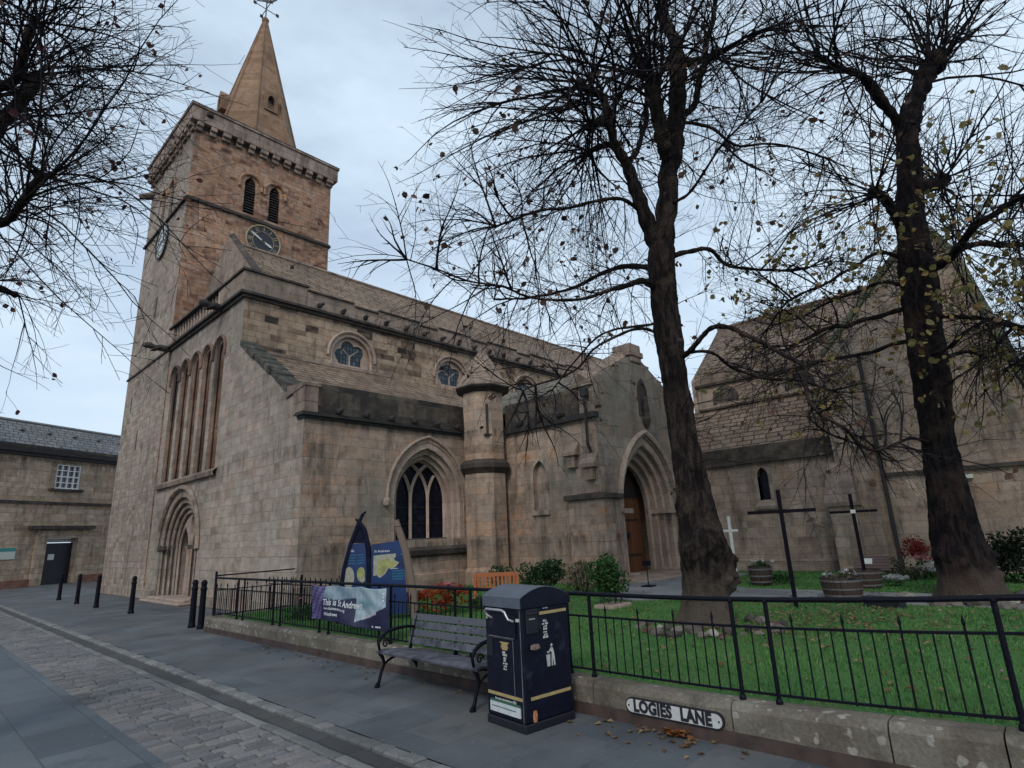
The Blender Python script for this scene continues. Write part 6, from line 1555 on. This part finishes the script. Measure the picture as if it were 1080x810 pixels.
F_WHITE = leafmat('white_petals', [(0, (.42,.42,.42)), (.6, (.55,.55,.55)), (1, (.30,.33,.30))])
F_PINK = leafmat('pink_petals', [(0, (.40,.12,.14)), (1, (.55,.25,.26))])
def shrub(name, label, c, rx, ry, rz, n, size, mat, seed, h0=.3, cat='shrub', st=8, **kw):
    th = thing(name, label, cat, (c[0], c[1], h0))
    stems((c[0], c[1], h0 - .04), rx, ry, c[2] - h0 + rz*.3, st, seed).build('stems', TWIG, th, normals=False)
    foliage(c, rx, ry, rz, n, size, seed, **kw).build('foliage', mat, th, normals=False); return th
shrub('rounded_shrub', 'bright green leafy shrub left of the oak porch door', (9.87, 6.86, .86), .40, .40, .48, 3000, .065, G_MID, 31, lumps=12)
shrub('evergreen_shrub', 'dark green spreading evergreen shrub behind the litter bin, against the aisle wall', (11.1, 9.7, .74), .74, .7, .5, 3000, .07, G_DARK, 32)
shrub('evergreen_shrub', 'thin twiggy grey-green shrub between the dark evergreen and the bright green shrub', (11.35, 8.6, .75), .5, .55, .45, 1000, .055, G_GREY, 33, st=26)
shrub('evergreen_shrub', 'small dark sprig bush just left of the big dark evergreen', (10.75, 10.75, .78), .36, .36, .3, 480, .06, G_DARK, 34)
shrub('red_maple', 'small crimson-leaved maple beside the dark lime trunk', (17.12, 2.78, .95), .32, .42, .30, 900, .06, G_RED, 35)
shrub('conifer_bush', 'black-green conifer bush to the right of the dark lime trunk', (16.3, .98, .80), .5, .5, .62, 2600, .075, G_BLACK, 36)
shrub('grey_shrub', 'grey-green mixed shrub clump between the brown lectern and the crimson maple', (16.5, 3.0, .55), .35, .5, .28, 700, .06, G_GREY, 37)
shrub('low_plant', 'trailing dark plants spilling beside the brown half-barrel near the white cross', (15.2, 5.6, .45), .3, .75, .18, 420, .06, G_DARK, 38)
def flowers(label, c, rx, ry, rz, seed, petal, n=160, leafn=260, cat='flowers', leafm=None, h0=.28, size=.05):
    th = thing('flower_clump', label, cat, (c[0], c[1], h0))
    foliage((c[0], c[1], c[2]-rz*.25), rx, ry, rz*.8, leafn, .06, seed).build('foliage', leafm or G_MID, th, normals=False)
    rg = random.Random(seed+1); mb = MB()
    for _ in range(n):
        a = rg.uniform(0, 6.28); q = rg.random()**.5; p = Vector((c[0] + rx*q*math.cos(a), c[1] + ry*q*math.sin(a), c[2] + rz*rg.uniform(.1, 1)*(1-.5*q)))
        s = size*rg.uniform(.6, 1.2); ax = Vector((rg.gauss(0,.5), rg.gauss(0,.5), 1)).normalized(); u = ax.orthogonal().normalized(); v = ax.cross(u)
        for k in range(5):
            an = 2*PI*k/5; d = u*math.cos(an) + v*math.sin(an); e = u*math.cos(an+.9) + v*math.sin(an+.9)
            mb.add([p, p + d*s*.6 + ax*s*.2, p + (d+e)*s*.55 + ax*s*.3, p + e*s*.6 + ax*s*.2], [(0,1,2,3)])
    mb.build('petals', petal, th, normals=False); return th
flowers('bed of orange-red flowers to the right of the pale carved post', (7.7, 9.25, .62), .5, .42, .30, 41, F_ORANGE, 330, 380, leafm=F_ORANGE)
flowers('orange-red flowers under the blue map board, left of the pale carved post', (7.3, 9.75, .55), .3, .3, .25, 42, F_ORANGE, 200, 200, leafm=F_ORANGE)
flowers('single cluster of pink blooms amid the orange-red flower bed', (7.45, 8.85, .80), .11, .11, .12, 43, F_PINK, 60, 20, size=.06)
flowers('dark leafy plants with hardly any bloom between the orange bed and the garden bench', (8.35, 8.85, .5), .4, .35, .25, 44, F_WHITE, 6, 420, leafm=G_DARK)
flowers('white flowers in front of the crimson maple', (16.6, 2.5, .48), .28, .3, .25, 45, F_WHITE, 150, 160)
flowers('white flowers trailing at the right of the back barrel', (15.0, 2.95, .42), .18, .25, .15, 46, F_WHITE, 90, 80)
flowers('pink and white blooms under the crimson maple', (16.9, 2.65, .72), .22, .3, .14, 47, F_PINK, 70, 80)
flowers('purple-dark bedding plants behind the banner, left of the map board', (6.2, 11.6, .5), .5, .9, .3, 48, F_PINK, 12, 800, leafm=G_DARK)
flowers('dark planting spilling over the half-barrel beside the white cross', (14.62, 5.68, .78), .34, .34, .16, 49, F_WHITE, 8, 260, leafm=G_DARK)
flowers('silvery dead planting in the front half-barrel', (12.45, 3.35, .72), .26, .3, .12, 50, F_WHITE, 14, 120, leafm=G_GREY)

# ------------------------------------------------------------------ stones round the trunks
ROCK = sett_mat('garden_rock', [(0, (.05,.042,.04)), (.35, (.12,.10,.085)), (.7, (.21,.18,.155)), (1, (.36,.33,.29))])
def rock_mesh(seed):
    rg = random.Random(seed); bm = bmesh.new(); bmesh.ops.create_icosphere(bm, subdivisions=2, radius=1.0)
    pl = [(Vector((rg.gauss(0,1), rg.gauss(0,1), rg.gauss(0,1))).normalized(), rg.uniform(.55, .9)) for _ in range(9)]
    for v in bm.verts:
        for n, d in pl:
            e = v.co.dot(n)
            if e > d: v.co -= n*(e - d)
        v.co += Vector((rg.uniform(-.03,.03), rg.uniform(-.03,.03), rg.uniform(-.03,.03)))
    me = bpy.data.meshes.new('stone'); bm.to_mesh(me); bm.free(); return me
RT = []
for i, col in enumerate([(.045,.038,.034), (.09,.075,.064), (.15,.128,.108), (.24,.215,.185), (.075,.04,.034)]):
    RT.append(plain('rock_tone', col, .9, .4, 9, bump=.6))
rmeshes = []
for i in range(8):
    m = rock_mesh(60 + i); m.materials.append(RT[i % 5]); rmeshes.append(m)
rg = random.Random(77)
def stone_at(x, y, s, i, label, group):
    o = bpy.data.objects.new('stone', rmeshes[i % 8]); COL.objects.link(o)
    o.location = (x, y, lawn_z(x, y) + s*.28); o.scale = (s, s*rg.uniform(.7, 1.3), s*rg.uniform(.5, .8)); o.rotation_euler = (rg.uniform(-.3,.3), rg.uniform(-.3,.3), rg.uniform(0, 6.28))
    tag(o, label, 'stone', group)
i = 0
for k in range(26):
    a = R(115 + 215*k/25) + rg.uniform(-.06,.06); r = rg.uniform(.72, 1.12)
    stone_at(8.63 + r*math.cos(a), 4.25 + r*math.sin(a), rg.uniform(.06, .13), i, 'rough stone in the ring laid round the foot of the burred lime tree', 'stones round the burred lime tree'); i += 1
for k in range(20):
    a = R(125 + 190*k/19) + rg.uniform(-.06,.06); r = rg.uniform(.85, 1.25)
    stone_at(13.2 + r*math.cos(a), 1.5 + r*math.sin(a), rg.uniform(.10, .2), i, 'rough stone in the heap round the foot of the dark right-hand lime tree', 'stones round the dark lime tree'); i += 1
for k, (x, y) in enumerate([(6.35, .30), (6.5, .18), (6.15, .16)]):
    stone_at(x, y, .09, 3, 'pale broken stone on the lawn by the last railing post at the right edge', 'pale stones at the right edge')

# ------------------------------------------------------------------ grass blades and fallen leaves
rg = np.random.default_rng(3)
def grass(n, x0, x1, y0, y1, h, name='grass'):
    x = x0 + (x1-x0)*rg.random(n)**1.35; y = rg.uniform(y0, y1, n)
    ok = np.array([not inside(a, b, PATH) for a, b in zip(x, y)]); x = x[ok]; y = y[ok]; n = len(x)
    z = np.array([lawn_z(a, b) + .015*math.sin(a*1.3)*math.sin(b*.9) for a, b in zip(x, y)]) - .004
    an = rg.uniform(0, 2*PI, n); hh = h*rg.uniform(.4, 1.3, n)*(1 + .45*np.sin(x*2.3 + np.sin(y*1.7)*2)*np.sin(y*2.9 + x)); w = rg.uniform(.0035, .007, n)*(1 + (x-5)/6); le = rg.uniform(0, .7, n)*hh; la = rg.uniform(0, 2*PI, n)
    V = np.empty((n, 3, 3)); V[:,0] = np.stack([x - np.cos(an)*w, y - np.sin(an)*w, z], 1); V[:,1] = np.stack([x + np.cos(an)*w, y + np.sin(an)*w, z], 1); V[:,2] = np.stack([x + np.cos(la)*le, y + np.sin(la)*le, z + hh], 1)
    me = bpy.data.meshes.new(name); me.vertices.add(n*3); me.vertices.foreach_set('co', V.reshape(-1))
    me.loops.add(n*3); me.loops.foreach_set('vertex_index', np.arange(n*3, dtype=np.int32)); me.polygons.add(n); me.polygons.foreach_set('loop_start', np.arange(0, n*3, 3, dtype=np.int32)); me.polygons.foreach_set('loop_total', np.full(n, 3, dtype=np.int32)); me.update(calc_edges=True)
    return me
GRASS = leafmat('grass_blade', [(0, (.04,.11,.032)), (.45, (.06,.165,.046)), (.8, (.09,.21,.056)), (1, (.15,.18,.075))])
def grass_mat():
    t = NT('grass_blades'); p = t.pos(); g = t.n.new('ShaderNodeNewGeometry')
    c = t.ramp(g.outputs['Random Per Island'], [(0, (.04,.11,.032)), (.45, (.06,.165,.046)), (.8, (.09,.21,.056)), (1, (.15,.18,.075))])
    f1, _ = t.noise(p, .75, 5, .65); c = t.mix(t.mapr(f1, .52, .66, 0, .65), c, (.125,.15,.055))
    f2, _ = t.noise(t.vadd(p, (4, 9, 0)), 1.3, 5, .65); c = t.mix(t.mapr(f2, .56, .68, 0, .7), c, (.035,.085,.03))
    return t.done(c, .7, spec=.15)
GRASS = grass_mat()
me = grass(150000, 5.32, 18.6, -2.5, 13.9, .042); me.materials.append(GRASS)
o = bpy.data.objects.new('grass', me); COL.objects.link(o); tag(o, 'short damp green churchyard grass', 'grass', kind='stuff')
LIT = leafmat('fallen_leaf', [(0, (.09,.05,.025)), (.3, (.20,.13,.06)), (.6, (.30,.22,.12)), (.85, (.16,.07,.03)), (1, (.36,.30,.22))])
T = Tree(91); T.dens = 1
rr = random.Random(92)
def fallen(x, y, z, s):
    a = rr.uniform(0, 6.28); u = Vector((math.cos(a), math.sin(a), rr.uniform(-.25,.25))); v = Vector((-math.sin(a), math.cos(a), rr.uniform(-.25,.25))); p = Vector((x, y, z)); c = Vector((0,0,s*rr.uniform(.1,.35)))
    T.lf.add([p - u*s*.5, p - u*s*.1 + v*s*.4 + c, p + u*s*.3 + v*s*.28 + c*.5, p + u*s*.6, p + u*s*.3 - v*s*.28 + c*.5, p - u*s*.1 - v*s*.4 + c, p + c*.2], [(0,1,6),(1,2,6),(2,3,6),(3,4,6),(4,5,6),(5,0,6)])
for k in range(900):
    x = rr.uniform(5.4, 13.5); y = rr.uniform(-1, 9)
    if rr.random() < .35: x = rr.gauss(8.6, .9); y = rr.gauss(4.0, .9)
    if rr.random() < .5: x = rr.gauss(10.3, 1.0); y = rr.gauss(2.6, .9)
    if 5.35 < x < 18: fallen(x, y, lawn_z(x, y) + .035, rr.uniform(.04, .085))
for k in range(70):
    y = rr.uniform(1.0, 12); x = 4.97 - abs(rr.gauss(0, .25)); fallen(x, y, .006, rr.uniform(.03, .07))
for k in range(20): fallen(rr.gauss(4.85, .12), rr.gauss(3.0, .25), .006, rr.uniform(.05, .085))
o = T.lf.build('fallen_leaves', LIT, normals=False); tag(o, 'scattered fallen leaves on the grass and along the foot of the wall', 'leaves', kind='stuff')
T = Tree(95)
for k in range(38): fallen(4.93 + rr.gauss(0, .035), 2.84 + rr.gauss(0, .065), .008 + abs(rr.gauss(0, .022)), rr.uniform(.05, .085))
o = T.lf.build('leaf_heap', leafmat('orange_leaf', [(0, (.20,.065,.022)), (.5, (.30,.12,.045)), (1, (.17,.075,.035))]), None, org=(4.93, 2.84, 0), normals=False); tag(o, 'small heap of orange leaves on the pavement under the street name plate', 'leaves')

for o in bpy.data.objects:
    if 'org' in o: del o['org']
